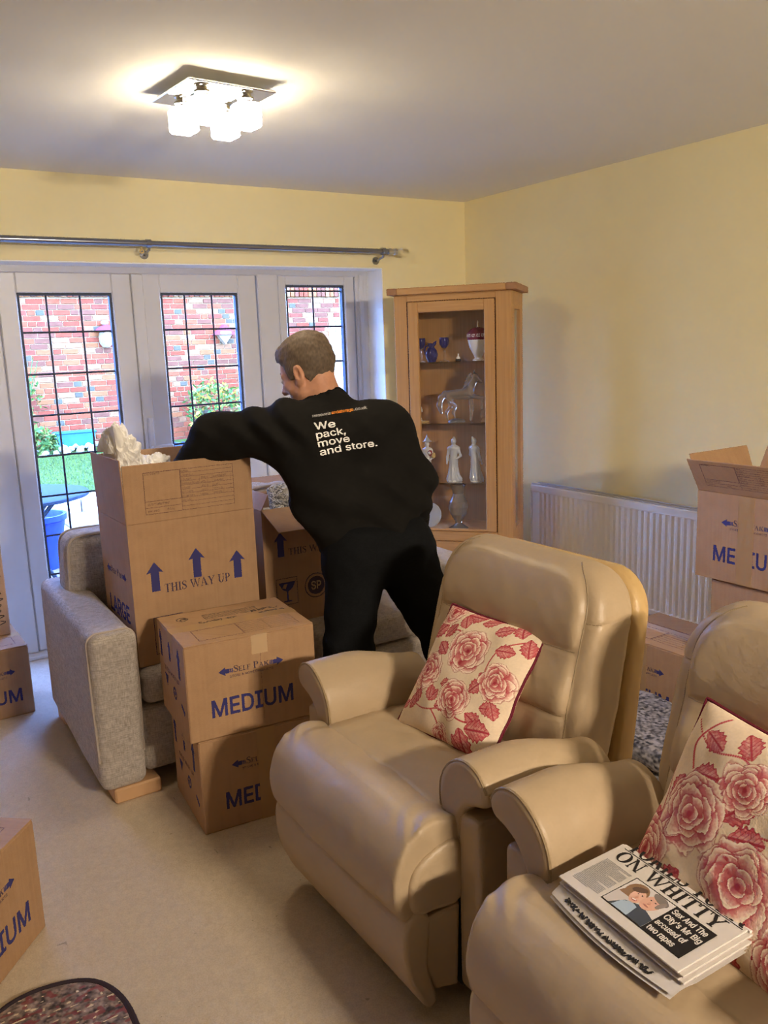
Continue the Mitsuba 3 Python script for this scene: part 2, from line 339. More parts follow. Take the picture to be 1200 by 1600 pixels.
mat('m_black', (.015, .013, .012), .6, .2)

# ================================================================ the room
XL, YF, H = -4.9, -8.2, 2.4
OX0, OX1, OZ = -3.52, -.629, 1.992          # opening in the back wall
struct('floor', box8((XL-.1, YF-.1, -.08), (.1, .3, 0)), 'm_carpet', label='pale beige wall to wall carpet')
struct('ceiling', box8((XL-.1, YF-.1, H), (.1, .36, H+.1)), 'm_ceiling', label='plain off white ceiling')
struct('wall_right', box8((0, YF-.1, 0), (.12, .36, H)), 'm_wall', label='pale yellow right wall')
struct('wall_left', box8((XL-.12, YF-.1, 0), (XL, .36, H)), 'm_wall_rear')
struct('wall_front', box8((XL, YF-.12, 0), (0, YF, H)), 'm_wall_rear')
SX = -1.40                                    # low wall under the side window starts here
SILL = .80
SX0 = -2.90
P = sg.Polygon([(XL, 0), (OX0, 0), (OX0, OZ), (OX1, OZ), (OX1, SILL-.02), (SX, SILL-.02), (SX, 0), (0, 0), (0, H), (XL, H)])
m = trimesh.creation.extrude_polygon(P, .32, engine='earcut'); m.apply_transform(frame((0, .32, 0), (1, 0, 0), (0, 0, 1), (0, -1, 0)))
struct('wall_back', m, 'm_wall', label='pale yellow wall around the patio doors')
e = .006
struct('trim_1', cat([box8((OX0, -.001, OZ-e), (OX1, .2, OZ)), box8((OX1-e, -.001, SILL), (OX1, .2, OZ-e)), box8((OX0, -.001, 0), (OX0+e, .2, OZ-e))]), 'm_reveal', label='white painted reveal of the patio doors')
struct('trim_2', cbox((SX-.06, -.03, SILL-.03), (OX1, .16, SILL), .006), 'm_white', label='white window sill beside the patio doors')
struct('trim_3', cbox((OX0, .10, 0), (SX, .30, .02), .004), 'm_white', label='white door threshold')
for nm, lo, hi in (('baseboard_right', (-.018, YF, 0), (0, 0, .12)), ('baseboard_back', (SX+.05, -.018, 0), (0, 0, .12)), ('baseboard_left', (XL, YF, 0), (XL+.018, 0, .12))):
    struct(nm, cbox(lo, hi, .006), 'm_white')

# patio doors and side lights, glass plane at y = YG
YG = .215
def glazed(key, x0, x1, z0, z1, cols, rows, depth=(.17, .25), st=(.125, .125), rails=(.11, .2), bar=None, handle=None):
    a, b, c, d = x0+st[0], x1-st[1], z0+rails[1], z1-rails[0]
    y0, y1 = depth
    add(key+'__stile', cbox((x0, y0, z0), (a, y1, z1), .006), 'm_white'); add(key+'__stile', cbox((b, y0, z0), (x1, y1, z1), .006), 'm_white')
    add(key+'__rail', cbox((a, y0+.002, d), (b, y1, z1), .004), 'm_white'); add(key+'__rail', cbox((a, y0+.002, z0), (b, y1, c), .004), 'm_white')
    g = .012
    seal = cat([box8((a, y0+.012, c), (a+g, YG-.004, d)), box8((b-g, y0+.012, c), (b, YG-.004, d)), box8((a, y0+.012, d-g), (b, YG-.004, d)), box8((a, y0+.012, c), (b, YG-.004, c+g))])
    add(key+'__glazing_seal', seal, 'm_seal')
    v = [(a, YG, c), (b, YG, c), (b, YG, d), (a, YG, d)]
    pk = add(key+'__pane', (v, [[0, 1, 2], [0, 2, 3]]), 'm_pane')
    for x in cols: add(pk+'__lead_strip', cbox((x-.0048, YG-.006, c), (x+.0048, YG-.001, d), .002), 'm_lead')
    for z in rows:
        if c < z < d: add(pk+'__lead_strip', cbox((a, YG-.0062, z-.0048), (b, YG-.0008, z+.0048), .002), 'm_lead')
    tag(key, None, None, None, 'structure')
ROWS = [1.663-.2085*k for k in range(-1, 8)]
glazed('door_1', -2.748, -2.0912, .022, 1.955, [-2.515, -2.349], ROWS, st=(.09, .103), rails=(.1, .2))
glazed('door_2', -2.0908, -1.378, .022, 1.957, [-1.791, -1.633], ROWS, st=(.155, .113), rails=(.1, .2))
glazed('window_1', -1.238, -.728, SILL+.03, 1.963, [-.994], ROWS, st=(.05, .068), rails=(.06, .07))
glazed('window_2', -3.40, -2.90, .03, 1.963, [-3.15], ROWS, st=(.06, .06), rails=(.06, .07))
add('door_2__astragal', cbox((-2.092, .155, .03), (-2.03, .172, 1.95), .004), 'm_white')
add('door_2__handle', cat([cbox((-2.075, .13, .98), (-2.045, .156, 1.2), .006), cbox((-2.07, .11, 1.03), (-1.95, .125, 1.052), .006), cbox((-2.068, .11, 1.03), (-2.052, .14, 1.052), .004)]), 'm_white')
struct('window_frame', cat([cbox((OX0+.006, .165, 1.952), (OX1-.006, .165+.10, OZ), .004), cbox((-1.372, .16, .03), (-1.244, .26, 1.966), .006), cbox((-.722, .165, SILL), (OX1-.006, .26, 1.966), .005), cbox((-.70, .155, SILL), (-.668, .2, 1.966), .004),
    cbox((-2.895, .16, .02), (-2.752, .26, 1.966), .006), cbox((OX0+.006, .165, .02), (-3.41, .26, 1.966), .005), cbox((-1.244, .165, SILL), (-.722, .26, SILL+.026), .004)]), 'm_white', label='white plastic frame and mullions of the patio doors')

# curtain pole
cp = 'curtain_pole'
tag(cp, 'chrome curtain pole with a clear glass finial above the patio doors', 'curtain pole')
PZ, PY = 2.076, -.09
add(cp+'__rod', tube([(-4.3, PY, PZ), (-.63, PY, PZ)], .014, 16), 'm_chrome_dark', 40)
add(cp+'__rod', tube([(-4.3, PY, PZ), (-2.06, PY, PZ)], .0165, 16), 'm_chrome_dark', 40)
def bracket(x):
    k = add(cp+'__bracket', cat([tube([(x, PY, PZ), (x, PY, PZ-.03), (x, -.02, PZ-.045), (x, 0, PZ-.045)], .007, 8), lathe([(0, 0), (.022, 0), (.022, .008), (0, .008)], 20, (0, 0, 0)).apply_transform(frame((x, 0, PZ-.045), (1, 0, 0), (0, 0, 1), (0, -1, 0))),
        tube([(x-.012, PY, PZ), (x+.012, PY, PZ)], .021, 16)]), 'm_chrome_dark', 40)
bracket(-2.063); bracket(-.675); bracket(-4.1)
add(cp+'__hook', cat([tube([(-2.10, PY, PZ-.016), (-2.10, PY, PZ-.03)], .004, 8), trimesh.creation.torus(.009, .004, 20, 8).apply_transform(frame((-2.10, PY, PZ-.038), (1, 0, 0), (0, 0, 1), (0, -1, 0)))]), 'm_porcelain_gold', 40)
add(cp+'__collar', lathe([(0, 0), (.022, 0), (.022, .02), (.016, .024), (.016, .04), (.021, .044), (.021, .06), (0, .06)], 24).apply_transform(frame((-.645, PY, PZ), (0, 1, 0), (0, 0, 1), (1, 0, 0))), 'm_chrome', 40)
add(cp+'__finial', lathe([(0, 0), (.012, .002), (.018, .015), (.026, .04), (.027, .06), (.018, .078), (0, .084)], 12).apply_transform(frame((-.585, PY, PZ), (0, 1, 0), (0, 0, 1), (1, 0, 0))), 'm_glass')

# ceiling lamps: mirrored plate with four frosted glass cubes
def lamp(key, cx, cy, label, yaw=.1, power=LAMP):
    tag(key, label, 'ceiling lamp')
    M = frame((cx, cy, 0), (math.cos(yaw), math.sin(yaw), 0), (-math.sin(yaw), math.cos(yaw), 0), (0, 0, 1))
    add(key+'__plate', xf(cbox((-.155, -.150, 2.366), (.155, .150, 2.374), .002), M), 'm_mirror')
    add(key+'__ceiling_rose', xf(cbox((-.05, -.05, 2.374), (.05, .05, 2.4), .003), M), 'm_chrome')
    for i, (x, y) in enumerate([(-.077, -.077), (.077, -.077), (.077, .077), (-.077, .077)]):
        add(key+'__holder', xf(lathe([(0, 2.343), (.022, 2.343), (.022, 2.349), (.028, 2.353), (.028, 2.359), (.02, 2.363), (.02, 2.367), (0, 2.367)], 20, (x, y, 0)), M), 'm_chrome', 40)
        s = add(key+'__glass_shade', xf(cbox((x-.041, y-.041, 2.262), (x+.041, y+.041, 2.342), .009), M), 'm_white')
        scene[s]['emitter'] = {'type': 'area', 'radiance': {'type': 'rgb', 'value': [power*v for v in LAMP_RGB]}}
lamp('ceiling_lamp', -2.28, -1.56, 'mirrored square ceiling lamp with four glowing glass cubes above the patio doors', .075)
# the second light of the room: a floor lamp with three spotlights behind the camera, turned towards the patio doors
sk = 'spotlight_stand'; tag(sk, 'tall floor lamp with three spotlights behind the camera', 'floor lamp')
SP = np.array([-2.18, -6.1, 1.97]); aim = np.array([-1.75, -2.0, .85])-SP; aim /= np.linalg.norm(aim)
sx_ = np.cross(aim, [0, 0, 1]); sx_ /= np.linalg.norm(sx_); sy_ = np.cross(sx_, aim)
add(sk+'__pole', tube([(SP[0], SP[1]-.14, .02), (SP[0], SP[1]-.14, SP[2]-.08)], .012, 12), 'm_chrome', 40)
add(sk+'__base', lathe([(0, 0), (.16, 0), (.16, .02), (.03, .035), (0, .035)], 40, (SP[0], SP[1]-.14, 0)), 'm_chrome', 40)
add(sk+'__bar', cbox((SP[0]-.24, SP[1]-.155, SP[2]-.095), (SP[0]+.24, SP[1]-.125, SP[2]-.07), .005), 'm_chrome')
for i in (-1, 0, 1):
    c = SP+np.array([0.17*i, 0, 0]); Mx = frame(c, sx_, -sy_, aim)
    k = add(sk+'__can', xf(lathe([(0, -.06), (.045, -.06), (.078, -.03), (.081, .06), (.077, .06), (.073, -.025), (0, -.028)], 32), Mx), 'm_dark', 40)
    add(sk+'__arm', tube([c-aim*.058, c-aim*.08, (c[0], SP[1]-.14, SP[2]-.08)], .006, 8), 'm_white', 40)
    q = add(k+'__lamp_face', xf(lathe([(0, .0), (.070, .0)], 32), Mx), 'm_white')
    m_ = meshkit.WRITTEN[scene[q]['filename']]
    fn = np.cross(m_[0][m_[1][0][1]]-m_[0][m_[1][0][0]], m_[0][m_[1][0][2]]-m_[0][m_[1][0][0]])
    if fn @ aim < 0: scene[q]['flip_normals'] = True
    scene[q]['emitter'] = {'type': 'area', 'radiance': {'type': 'rgb', 'value': [SPOT*v for v in SPOT_RGB]}}

# ================================================================ cartons
def carton(key, o, u, W, D, Hh, label, group, open_top=None, prints=(), tape=None, tape_front=False, flaps=None):
    u = np.array([*u, 0.0]); u /= np.linalg.norm(u); v = np.array([-u[1], u[0], 0]); z = np.array([0, 0, 1.]); o = np.array(o, float)
    M = frame(o, u, v, z)
    tag(key, label, 'cardboard box', group)
    if open_top is None:
        add(key+'__body', xf(cbox((0, 0, 0), (W, D, Hh-.003), .004), M), 'm_card')
        for a, b in ((.001, D/2-.0015), (D/2+.0015, D-.001)):
            add(key+'__flap', xf(cbox((.001, a, Hh-.003), (W-.001, b, Hh+.0005), .0015), M), 'm_card')
        w = .028
        add(key+'__tape', xf(cat([box8((0, D/2-w, Hh+.0004), (W, D/2+w, Hh+.0009)), box8((W-.0002, D/2-w, Hh-.07), (W+.0004, D/2+w, Hh+.0009)), box8((-.0004, D/2-w, Hh-.07), (.0002, D/2+w, Hh+.0009))]), M), 'm_tape')
    else:
        t = .005
        add(key+'__body', xf(manifold_tm(manifold3d.Manifold.cube([W, D, Hh])-manifold3d.Manifold.cube([W-2*t, D-2*t, Hh]).translate([t, t, t])), M), 'm_card')
        for side, (ang, ln, inset) in open_top.items():   # angle from upright, outwards
            L, ox = {'front': (W, (0, 0)), 'back': (W, (W, D)), 'left': (D, (0, D)), 'right': (D, (W, 0))}[side]
            ex = {'front': (1, 0, 0), 'back': (-1, 0, 0), 'left': (0, -1, 0), 'right': (0, 1, 0)}[side]
            out = np.cross(ex, (0, 0, 1)); ca, sa_ = math.cos(ang), math.sin(ang)
            up = ca*np.array([0, 0, 1.])+sa_*out; nr = np.cross(ex, up)
            m = xf(cbox((.001, 0, -t), (L-.001, ln, 0), .0015), M @ frame((*ox, Hh), ex, up, nr))
            add(key+'__flap', m, 'm_card' if side != 'x' else 'm_card_in')
    faces = {'front': frame((0, 0, 0), (1, 0, 0), (0, 0, 1), (0, -1, 0)), 'left': frame((0, D, 0), (0, -1, 0), (0, 0, 1), (-1, 0, 0)),
             'right': frame((W, 0, 0), (0, 1, 0), (0, 0, 1), (1, 0, 0)), 'top': frame((0, 0, Hh+.0006), (1, 0, 0), (0, 1, 0), (0, 0, 1))}
    for it in prints:
        face, name, what, mt = it[:4]
        F = it[4] if len(it) > 4 else (faces[face] if isinstance(face, str) else face)
        if isinstance(what, trimesh.Trimesh): add(key+'__'+name, xf(what, M @ F), mt)
        else: add(key+'__'+name, ink(what, M @ F), mt)
    if tape_front: add(key+'__tape', xf(box8((tape_front-.031, -.0011, 0), (tape_front+.031, .0002, Hh-.001)), M), 'm_tape')
    return M
def manifold_tm(m):
    q = m.to_mesh(); return trimesh.Trimesh(q.vert_properties[:, :3], q.tri_verts, process=False)
def logo(x, y, w=.218):
    k = w/.218
    g = [_pg((x, y), (x+.022*k, y+.014*k), (x+.022*k, y+.007*k), (x+.036*k, y+.007*k), (x+.036*k, y-.007*k), (x+.022*k, y-.007*k), (x+.022*k, y-.014*k)), R_(x+.038*k, y-.007*k, x+.042*k, y+.007*k), R_(x+.044*k, y-.007*k, x+.047*k, y+.007*k)]
    g += [sa.scale(q, -1, 1, origin=(x+w/2, y)) for q in g]
    return g[:3], g[3:], serif('Self Pak', x+.05*k, y-.008*k, .022*k, .118*k, small=.72), sans('STORE & MOVE PRODUCTS', x+.036*k, y-.0235*k, .0075*k, .146*k, False)
def medium_front(x0=.075, y0=.072, w=.276, ly=.217, lx=.105, cut=None):
    a0, a1, b, c = logo(lx, ly)
    return [('front', 'logo_arrow', unary_union(a0), 'm_ink'), ('front', 'logo_arrow', unary_union(a1), 'm_ink'), ('front', 'logo_lettering', b, 'm_ink_dark'), ('front', 'small_lettering', c, 'm_ink_dark'), ('front', 'size_lettering', sans('MEDIUM', x0, y0, .056, w), 'm_ink')]
def medium_left(D):
    g = [arrow(D*.12, .20, .04, .095), arrow(D*.45, .215, .04, .07), arrow(D*.78, .19, .045, .105)]
    sy = ([_pg((D*.2, .15), (D*.33, .15), (D*.265, .11)), sg.Point(D*.55, .115).buffer(.022).difference(sg.Point(D*.55, .115).buffer(.014)), sg.Point(D*.55, .115).buffer(.008), _pg((D*.78, .11), (D*.88, .09), (D*.86, .075), (D*.76, .1))])
    return [('left', 'arrow', a, 'm_ink') for a in g]+[*[('left', 'symbol', q, 'm_ink') for q in (sy[0], unary_union(sy[1:3]), sy[3])], ('left', 'small_lettering', sans('THIS WAY UP', D*.2, .165, .014, D*.55), 'm_ink_line')]
def form(x, y, w, h):
    t = .0016; g = [ring_rect(x, y, x+w, y+h, t), ring_rect(x, y+h*.30, x+w*.40, y+h, .0022), R_(x+w*.4, y, x+w*.4+t, y+h), R_(x, y+h*.15, x+w*.4, y+h*.15+t)]
    for k in range(1, 10): g.append(R_(x+w*.4, y+h*k/10, x+w, y+h*k/10+.0013))
    g += [R_(x+w*.61, y+h*.3, x+w*.612, y+h*.8), R_(x+w*.755, y+h*.3, x+w*.757, y+h*.8), R_(x+w*.965, y+h*.3, x+w*.967, y+h*.8)]
    words = ['NAME', 'ADDRESS', 'LOUNGE', 'DINING ROOM', 'STUDY', 'KITCHEN', 'BEDROOM', 'NOTES']
    tx = []
    for k, wd in enumerate(words): tx.append(sans(wd, x+w*.41, y+h*(.915-.1*k), h*.045, None, False))
    for k in range(5):
        tx.append(sans(['BED 1', 'BED 2', 'BED 3', 'BATH', 'HALL'][k], x+w*.63, y+h*(.715-.1*k), h*.045, None, False)); tx.append(sans(['BASEMENT', 'GARAGE', 'LOFT', 'OFFICE', 'FRAGILE'][k], x+w*.77, y+h*(.715-.1*k), h*.045, None, False))
    tx += [sans('DELIVER TO', x+w*.02, y+h*.93, h*.045, None, False), sans('CUSTOMER REF', x+w*.03, y+h*.21, h*.05, None, False), sans('PACKED', x+w*.03, y+h*.05, h*.05, None, False), sans('DATE', x+w*.24, y+h*.05, h*.05, None, False)]
    return unary_union(g), cat(tx)
def way_up(x, y, w, h, ax, ah, t=.0):
    return serif('THIS WAY UP', x, y, h, w)

MED = 'medium removal boxes'
# tall box on the sofa
ln, tx = form(.07, .028, .33, .148)
FA = frame((0, 0, .514), (1, 0, 0), (0, -math.sin(.02), math.cos(.02)), (0, -math.cos(.02), -math.sin(.02)))
carton('tall_box', (-2.695, -1.535, .447), (1, 0), .472, .375, .514, 'tall open LARGE cardboard box standing on the sofa, the man reaching into it', 'open removal boxes',
    {'front': (.02, .205, 0), 'left': (.03, .225, 0), 'back': (.0, .215, 0), 'right': (-.02, .2, 0)},
    [('front', 'form_lines', ln, 'm_ink_line', FA), ('front', 'form_lettering', tx, 'm_ink_line', FA), ('front', 'arrow', arrow(.083, .266, .062, .106), 'm_ink'), ('front', 'arrow', arrow(.238, .291, .062, .108), 'm_ink'), ('front', 'arrow', arrow(.393, .262, .062, .104), 'm_ink'),
     ('front', 'lettering', serif('THIS WAY UP', .113, .256, .031, .247), 'm_ink_dark'), ('front', 'symbol_frame', ring_rect(.064, .035, .17, .172, .0022), 'm_ink_dark'),
     ('front', 'symbol', unary_union([_pg((.078, .152), (.156, .152), (.14, .125), (.12, .112), (.114, .112), (.095, .125)), R_(.114, .06, .12, .115), R_(.1, .055, .134, .062)]), 'm_ink'),
     ('left', 'size_lettering', sans('LARGE', .06, .145, .062, .25), 'm_ink'), ('left', 'logo_arrow', unary_union(logo(.06, .31, .25)[0]), 'm_ink'), ('left', 'logo_arrow', unary_union(logo(.06, .31, .25)[1]), 'm_ink'), ('left', 'logo_lettering', logo(.06, .31, .25)[2], 'm_ink_dark')])
# open box behind the man
carton('open_box', (-2.143, -1.42, .447), (1, -.02), .46, .36, .474, 'open cardboard box on the sofa between the tall box and the man', 'open removal boxes',
    {'front': (1.95, .17, 0), 'back': (1.25, .16, 0), 'right': (.9, .16, 0), 'left': (-.5, .07, 0)},
    [('front', 'arrow', arrow(.074, .279, .058, .1), 'm_ink'), ('front', 'lettering', serif('THIS WAY UP', .107, .281, .028, .24), 'm_ink_dark'), ('front', 'arrow', arrow(.40, .27, .058, .1), 'm_ink'),
     ('front', 'symbol_frame', ring_rect(.045, .078, .138, .19, .002), 'm_ink_dark'), ('front', 'symbol', unary_union([_pg((.055, .172), (.13, .172), (.116, .146), (.098, .134), (.088, .134), (.07, .146)), R_(.090, .095, .096, .138), R_(.076, .09, .11, .096)]).difference(_pg((.08, .165), (.095, .165), (.085, .145), (.07, .15))), 'm_ink'),
     ('front', 'emblem', sg.Point(.222, .138).buffer(.052).difference(sg.Point(.222, .138).buffer(.048)).union(sg.Point(.222, .138).buffer(.038)), 'm_ink_dark'), ('front', 'emblem_lettering', xf(sans('SP', .199, .122, .034, .046), trimesh.transformations.translation_matrix((0, 0, .0006))), 'm_card_in')])
# the two medium boxes in front of the sofa
sc = [scribble(.11, .2, .13, .02, 6, 1, .003), scribble(.30, .23, .10, .025, 5, 2, .0035), scribble(.32, .2, .09, .02, 5, 3, .003)]
top = [('top', 'form_lines', unary_union([ring_rect(.06, .03, .21, .14, .002), ring_rect(.21, .03, .4, .14, .0016), *[R_(.21, .03+.018*k, .4, .0314+.018*k) for k in range(1, 6)], R_(.30, .03, .3014, .14)]), 'm_ink_line'), *[('top', 'handwriting', q, 'm_pen') for q in sc], ('top', 'form_lines', unary_union([ring_rect(.14, .24, .33, .29, .0015), *[R_(.14, .24+.01*k, .33, .2412+.01*k) for k in range(1, 5)], sg.Point(.07, .28).buffer(.02).difference(sg.Point(.07, .28).buffer(.017)), scribble(.055, .268, .03, .024, 3, 4, .002)]), 'm_pen')]
UC = (.9962, -.0874)
carton('medium_box', (-2.655, -1.973, 0), UC, .44, .355, .321, 'lower MEDIUM box of the two stacked beside the sofa arm', MED, None, medium_front(.077, .072, .276, .219, .103)+medium_left(.355), tape_front=.224)
carton('medium_box_001', (-2.677, -1.971, .3225), UC, .436, .355, .321, 'upper MEDIUM box of the two stacked beside the sofa arm', MED, None,
    medium_front()+medium_left(.355)+top+[('front', 'clear_tape', xf(box8((.218, .255, 0), (.272, .319, .0005)), np.eye(4)), 'm_tape_clear'), ('front', 'crease', R_(.2455, .03, .2463, .3), 'm_ink_line')])
# left edge stack
carton('medium_box_002', (-3.352, -.594, 0), (1, .02), .44, .38, .312, 'closed MEDIUM box on the carpet at the left edge under a taller box', MED, None, medium_front(.10, .068, .295, .205, .16)+[('top', 'form_lines', ring_rect(.25, .05, .40, .16, .002), 'm_ink_line')], tape_front=.22)
carton('stacked_box', (-3.405, -.40, .3135), (1, .03), .46, .36, .46, 'taller cardboard box stacked on the closed box at the left edge', None, None, [('front', 'handwriting', sg.LineString(spline([(.408+(.028 if k % 2 else 0)+.007*math.sin(k*2.3), .05+.013*k+.007*math.sin(k*3.1)) for k in range(26)], 200)).buffer(.0019), 'm_pen'), ('front', 'handwriting', sg.LineString(spline([(.352+(.022 if k % 2 else 0)+.006*math.sin(k*1.7), .08+.014*k+.007*math.sin(k*2.7)) for k in range(18)], 140)).buffer(.0018), 'm_pen')])
# near left box
ug = np.array([.646, .763]); og = np.array([-3.179, -2.134])-ug*.45
carton('medium_box_003', (og[0], og[1], 0), ug, .45, .34, .325, 'MEDIUM box at the lower left next to the speckled felt blanket', MED, None, medium_front(.085, .07, .30, .222, .12)+[('top', 'form_lines', unary_union([ring_rect(.25, .05, .4, .16, .0018), *[R_(.25, .05+.018*k, .4, .0516+.018*k) for k in range(1, 6)]]), 'm_ink_line')], tape_front=.118)
# behind the recliners, along the radiator
carton('medium_box_004', (-.858, -1.99, 0), (0, -1), .445, .355, .321, 'MEDIUM box on the floor between the two recliners by the radiator', MED, None, medium_front()+[('top', 'form_lines', unary_union([ring_rect(.05, .05, .21, .17, .0025), ring_rect(.21, .05, .4, .17, .002), *[R_(.21, .05+.02*k, .4, .0518+.02*k) for k in range(1, 6)], R_(.03, .21, .42, .213)]), 'm_ink_line')], tape_front=.205)
carton('medium_box_005', (-.80, -2.475, 0), (0, -1), .445, .355, .319, 'MEDIUM box at the bottom of the stack behind the right recliner', MED, None, [])
carton('medium_box_006', (-.80, -2.47, .3205), (0, -1), .445, .355, .319, 'closed box directly under the open MEDIUM box at the right edge', MED, None, medium_front())
fl = faces_H = None
carton('open_box_001', (-.815, -2.41, .6405), (0, -1), .445, .35, .325, 'open MEDIUM box on top of the stack at the right edge by the wall', 'open removal boxes',
    {'front': (.55, .145, 0), 'back': (.5, .145, 0), 'left': (.35, .14, 0), 'right': (.1, .14, 0)}, medium_front(.075, .072, .276, .219, .105), tape_front=.205)
a = .55; Fh = frame((0, 0, .325), (1, 0, 0), (0, -math.sin(a), math.cos(a)), (0, -math.cos(a), -math.sin(a)))
Mh = frame((-.815, -2.41, .6405), (0, -1, 0), (1, 0, 0), (0, 0, 1))
ln, tx = form(.05, .03, .36, .1)
add('open_box_001__form_lines', ink(ln, Mh @ Fh), 'm_ink_line'); add('open_box_001__form_lettering', xf(tx, Mh @ Fh), 'm_ink_line')

# crumpled packing paper
def crumple(c, r, seed, sub=4, amp=.3, sq=(1, 1, 1)):
    m = trimesh.creation.icosphere(sub, 1.0); v = m.vertices
    R = np.random.default_rng(seed); d = np.ones(len(v))
    for k in range(26):
        n = R.normal(size=3); n /= np.linalg.norm(n); d = np.minimum(d, (.62+R.uniform(0, .3))/np.maximum(v@n, 1e-3))
    d = d*(1+amp*(np.abs(meshkit.fbm(v*2.6+seed, 4, seed)-.5)*2-.25))
    return trimesh.Trimesh(v*d[:, None]*r*np.array(sq)+c, m.faces, process=False)
def sheet(pts_fn, n=40):
    s, t = np.meshgrid(np.linspace(0, 1, n), np.linspace(0, 1, n), indexing='ij')
    V = pts_fn(s, t).reshape(-1, 3); i, j = np.meshgrid(np.arange(n-1), np.arange(n-1), indexing='ij'); q = (i*n+j).ravel()
    return trimesh.Trimesh(V, np.vstack([np.stack([q, q+n, q+n+1], 1), np.stack([q, q+n+1, q+1], 1)]), process=False)
m = crumple((-2.635, -1.345, 1.15), .15, 3, 5, .45, (.62, .90, 1.12)); m.vertices[:, 0] = np.where(m.vertices[:, 2] < 1.195, np.maximum(m.vertices[:, 0], -2.678), m.vertices[:, 0])
k = add('packing_paper', m, 'm_paper', 14); tag(k, 'white crumpled packing paper rising from the left of the tall box', 'packing paper')
k = add('packing_paper_001', crumple((-2.50, -1.27, 1.10), .095, 8, 4, .5, (.8, .8, .95)), 'm_paper', 14); tag(k, 'crumpled white packing paper beside the man\'s sleeve in the tall box', 'packing paper')
k = add('packing_paper_002', crumple((-2.33, -1.38, 1.115), .085, 12, 4, .5, (1.1, 1, .75)), 'm_paper', 14); tag(k, 'white packing paper edge showing beneath the man\'s arm in the tall box', 'packing paper')
k = add('newspaper_wad', crumple((-1.93, -1.20, .885), .115, 5, 4, .3, (.9, 1, .9)), 'm_newsprint', 14); tag(k, 'crumpled printed newspaper in the open box behind the man', 'packing paper')
k = add('packing_paper_003', crumple((-2.09, -1.33, .875), .055, 15, 4, .4), 'm_paper', 14); tag(k, 'small white paper scrap at the left corner of the open box', 'packing paper')

# ================================================================ sofa
so = 'sofa'; SX0_, SX1_, SF = -2.862, -.90, -1.60
tag(so, 'beige woven fabric sofa under the boxes, facing away from the patio doors', 'sofa')
def arm_f(x0, x1):
    c = ((x0+x1)/2, -1.14, .335); h_ = (abs(x1-x0)/2, .48, .285)
    return lambda x, y, z: rbx(x-.018*np.sin((y+1.1)*2), y+.04*np.clip((.35-z), -.3, .3)*0-.03*np.cos((z-.1)*3.0)+.02, z, c, h_, .034)
add(so+'__arm', nets(arm_f(-2.865, -2.705), (-2.95, -1.7, .03), (-2.62, -.6, .68), .014), 'm_sofa', 50)
add(so+'__arm', nets(arm_f(-1.36, -1.20), (-1.44, -1.7, .03), (-1.12, -.6, .68), .014), 'm_sofa', 50)
add(so+'__base', nets(lambda x, y, z: rbx(x, y, z, (-2.03, -1.12, .19), (.69, .46, .122), .03), (-2.8, -1.62, .04), (-1.28, -.6, .34), .014), 'm_sofa', 50)
for x in (-2.37, -1.695):
    add(so+'__seat_cushion', nets(lambda x_, y, z, x=x: rbx(x_, y, z-.012*np.cos((x_-x)*3.6)*np.cos((y+1.25)*3), (x, -1.245, .378), (.334, .345, .062), .035), (x-.4, -1.65, .28), (x+.4, -.85, .5), .012), 'm_sofa', 50)
add(so+'__back', nets(lambda x, y, z: rbx(x, y, z, (-2.03, -.76, .33), (.815, .10, .265), .05), (-2.9, -.9, .03), (-1.15, -.62, .66), .014), 'm_sofa', 50)
def backcush(x0, x1, zc, seed):
    c = ((x0+x1)/2, -.905, zc); h_ = ((x1-x0)/2, .10, .20)
    def f(x, y, z):
        u = (x-c[0])/h_[0]; w = (z-c[2])/h_[2]
        return rbx(x, y+.06*w, z, c, (h_[0], h_[1]+.035*np.clip(1-u*u, 0, 1)*np.clip(1-w*w, 0, 1), h_[2]), .07)+.012*nz(x, y, z, 9, seed)+.012*nz(x, y, z, 22, seed+1)
    k = add(so+'__back_cushion', nets(f, (x0-.06, -1.12, zc-.28), (x1+.06, -.72, zc+.28), .012), 'm_sofa', 50)
    yy = c[1]-.06
    for dy in (-.075, .075):
        p = [(c[0]+a*(h_[0]-.012), c[1]+dy-.06*b, c[2]+b*(h_[2]-.01)) for a, b in [(-1, -.8), (-1, 0), (-1, .8), (-.93, .97), (-.5, 1), (0, 1), (.5, 1), (.93, .97), (1, .8), (1, 0), (1, -.8), (.93, -.97), (0, -1), (-.93, -.97)]]
        add(k+'__piping', tube(spline(p, 90, True), .006, 6, True), 'm_sofa_piping', 40)
backcush(-2.80, -2.06, .66, 1); backcush(-2.04, -1.38, .76, 2)
for x0, x1 in ((-2.865, -2.705), (-1.36, -1.20)):
    f_ = arm_f(x0, x1); p = []; cx_ = (x0+x1)/2-.015; tt_ = np.linspace(0, .5, 400)
    for (dx_, dz_) in [(-1, -2.6), (-1, -1.8), (-1, -1), (-1, 0), (-1, 1), (-1, 1.8), (-1, 2.4), (-.95, 2.8), (-.85, 3.05), (-.6, 3.2), (0, 3.25), (.6, 3.2), (.85, 3.05), (.95, 2.8), (1, 2.4), (1, 1.8), (1, 1), (1, 0), (1, -1), (1, -1.8), (1, -2.5)]:
        n_ = math.hypot(dx_, dz_); X_, Z_ = cx_+tt_*dx_/n_, .36+tt_*dz_/n_
        d_ = f_(X_, np.full(400, -1.592), Z_); i_ = int(np.argmax(d_ > 0)); p.append((X_[i_], -1.592, Z_[i_]))
    add(so+'__piping', tube(spline(p, 90), .0048, 6), 'm_sofa_piping', 40)
for x in (-2.84, -1.375):
    for y in (-1.585, -.80): add(so+'__foot', cbox((x, y-.02, 0), (x+.165, y+.10, .054), .006), 'm_pine')

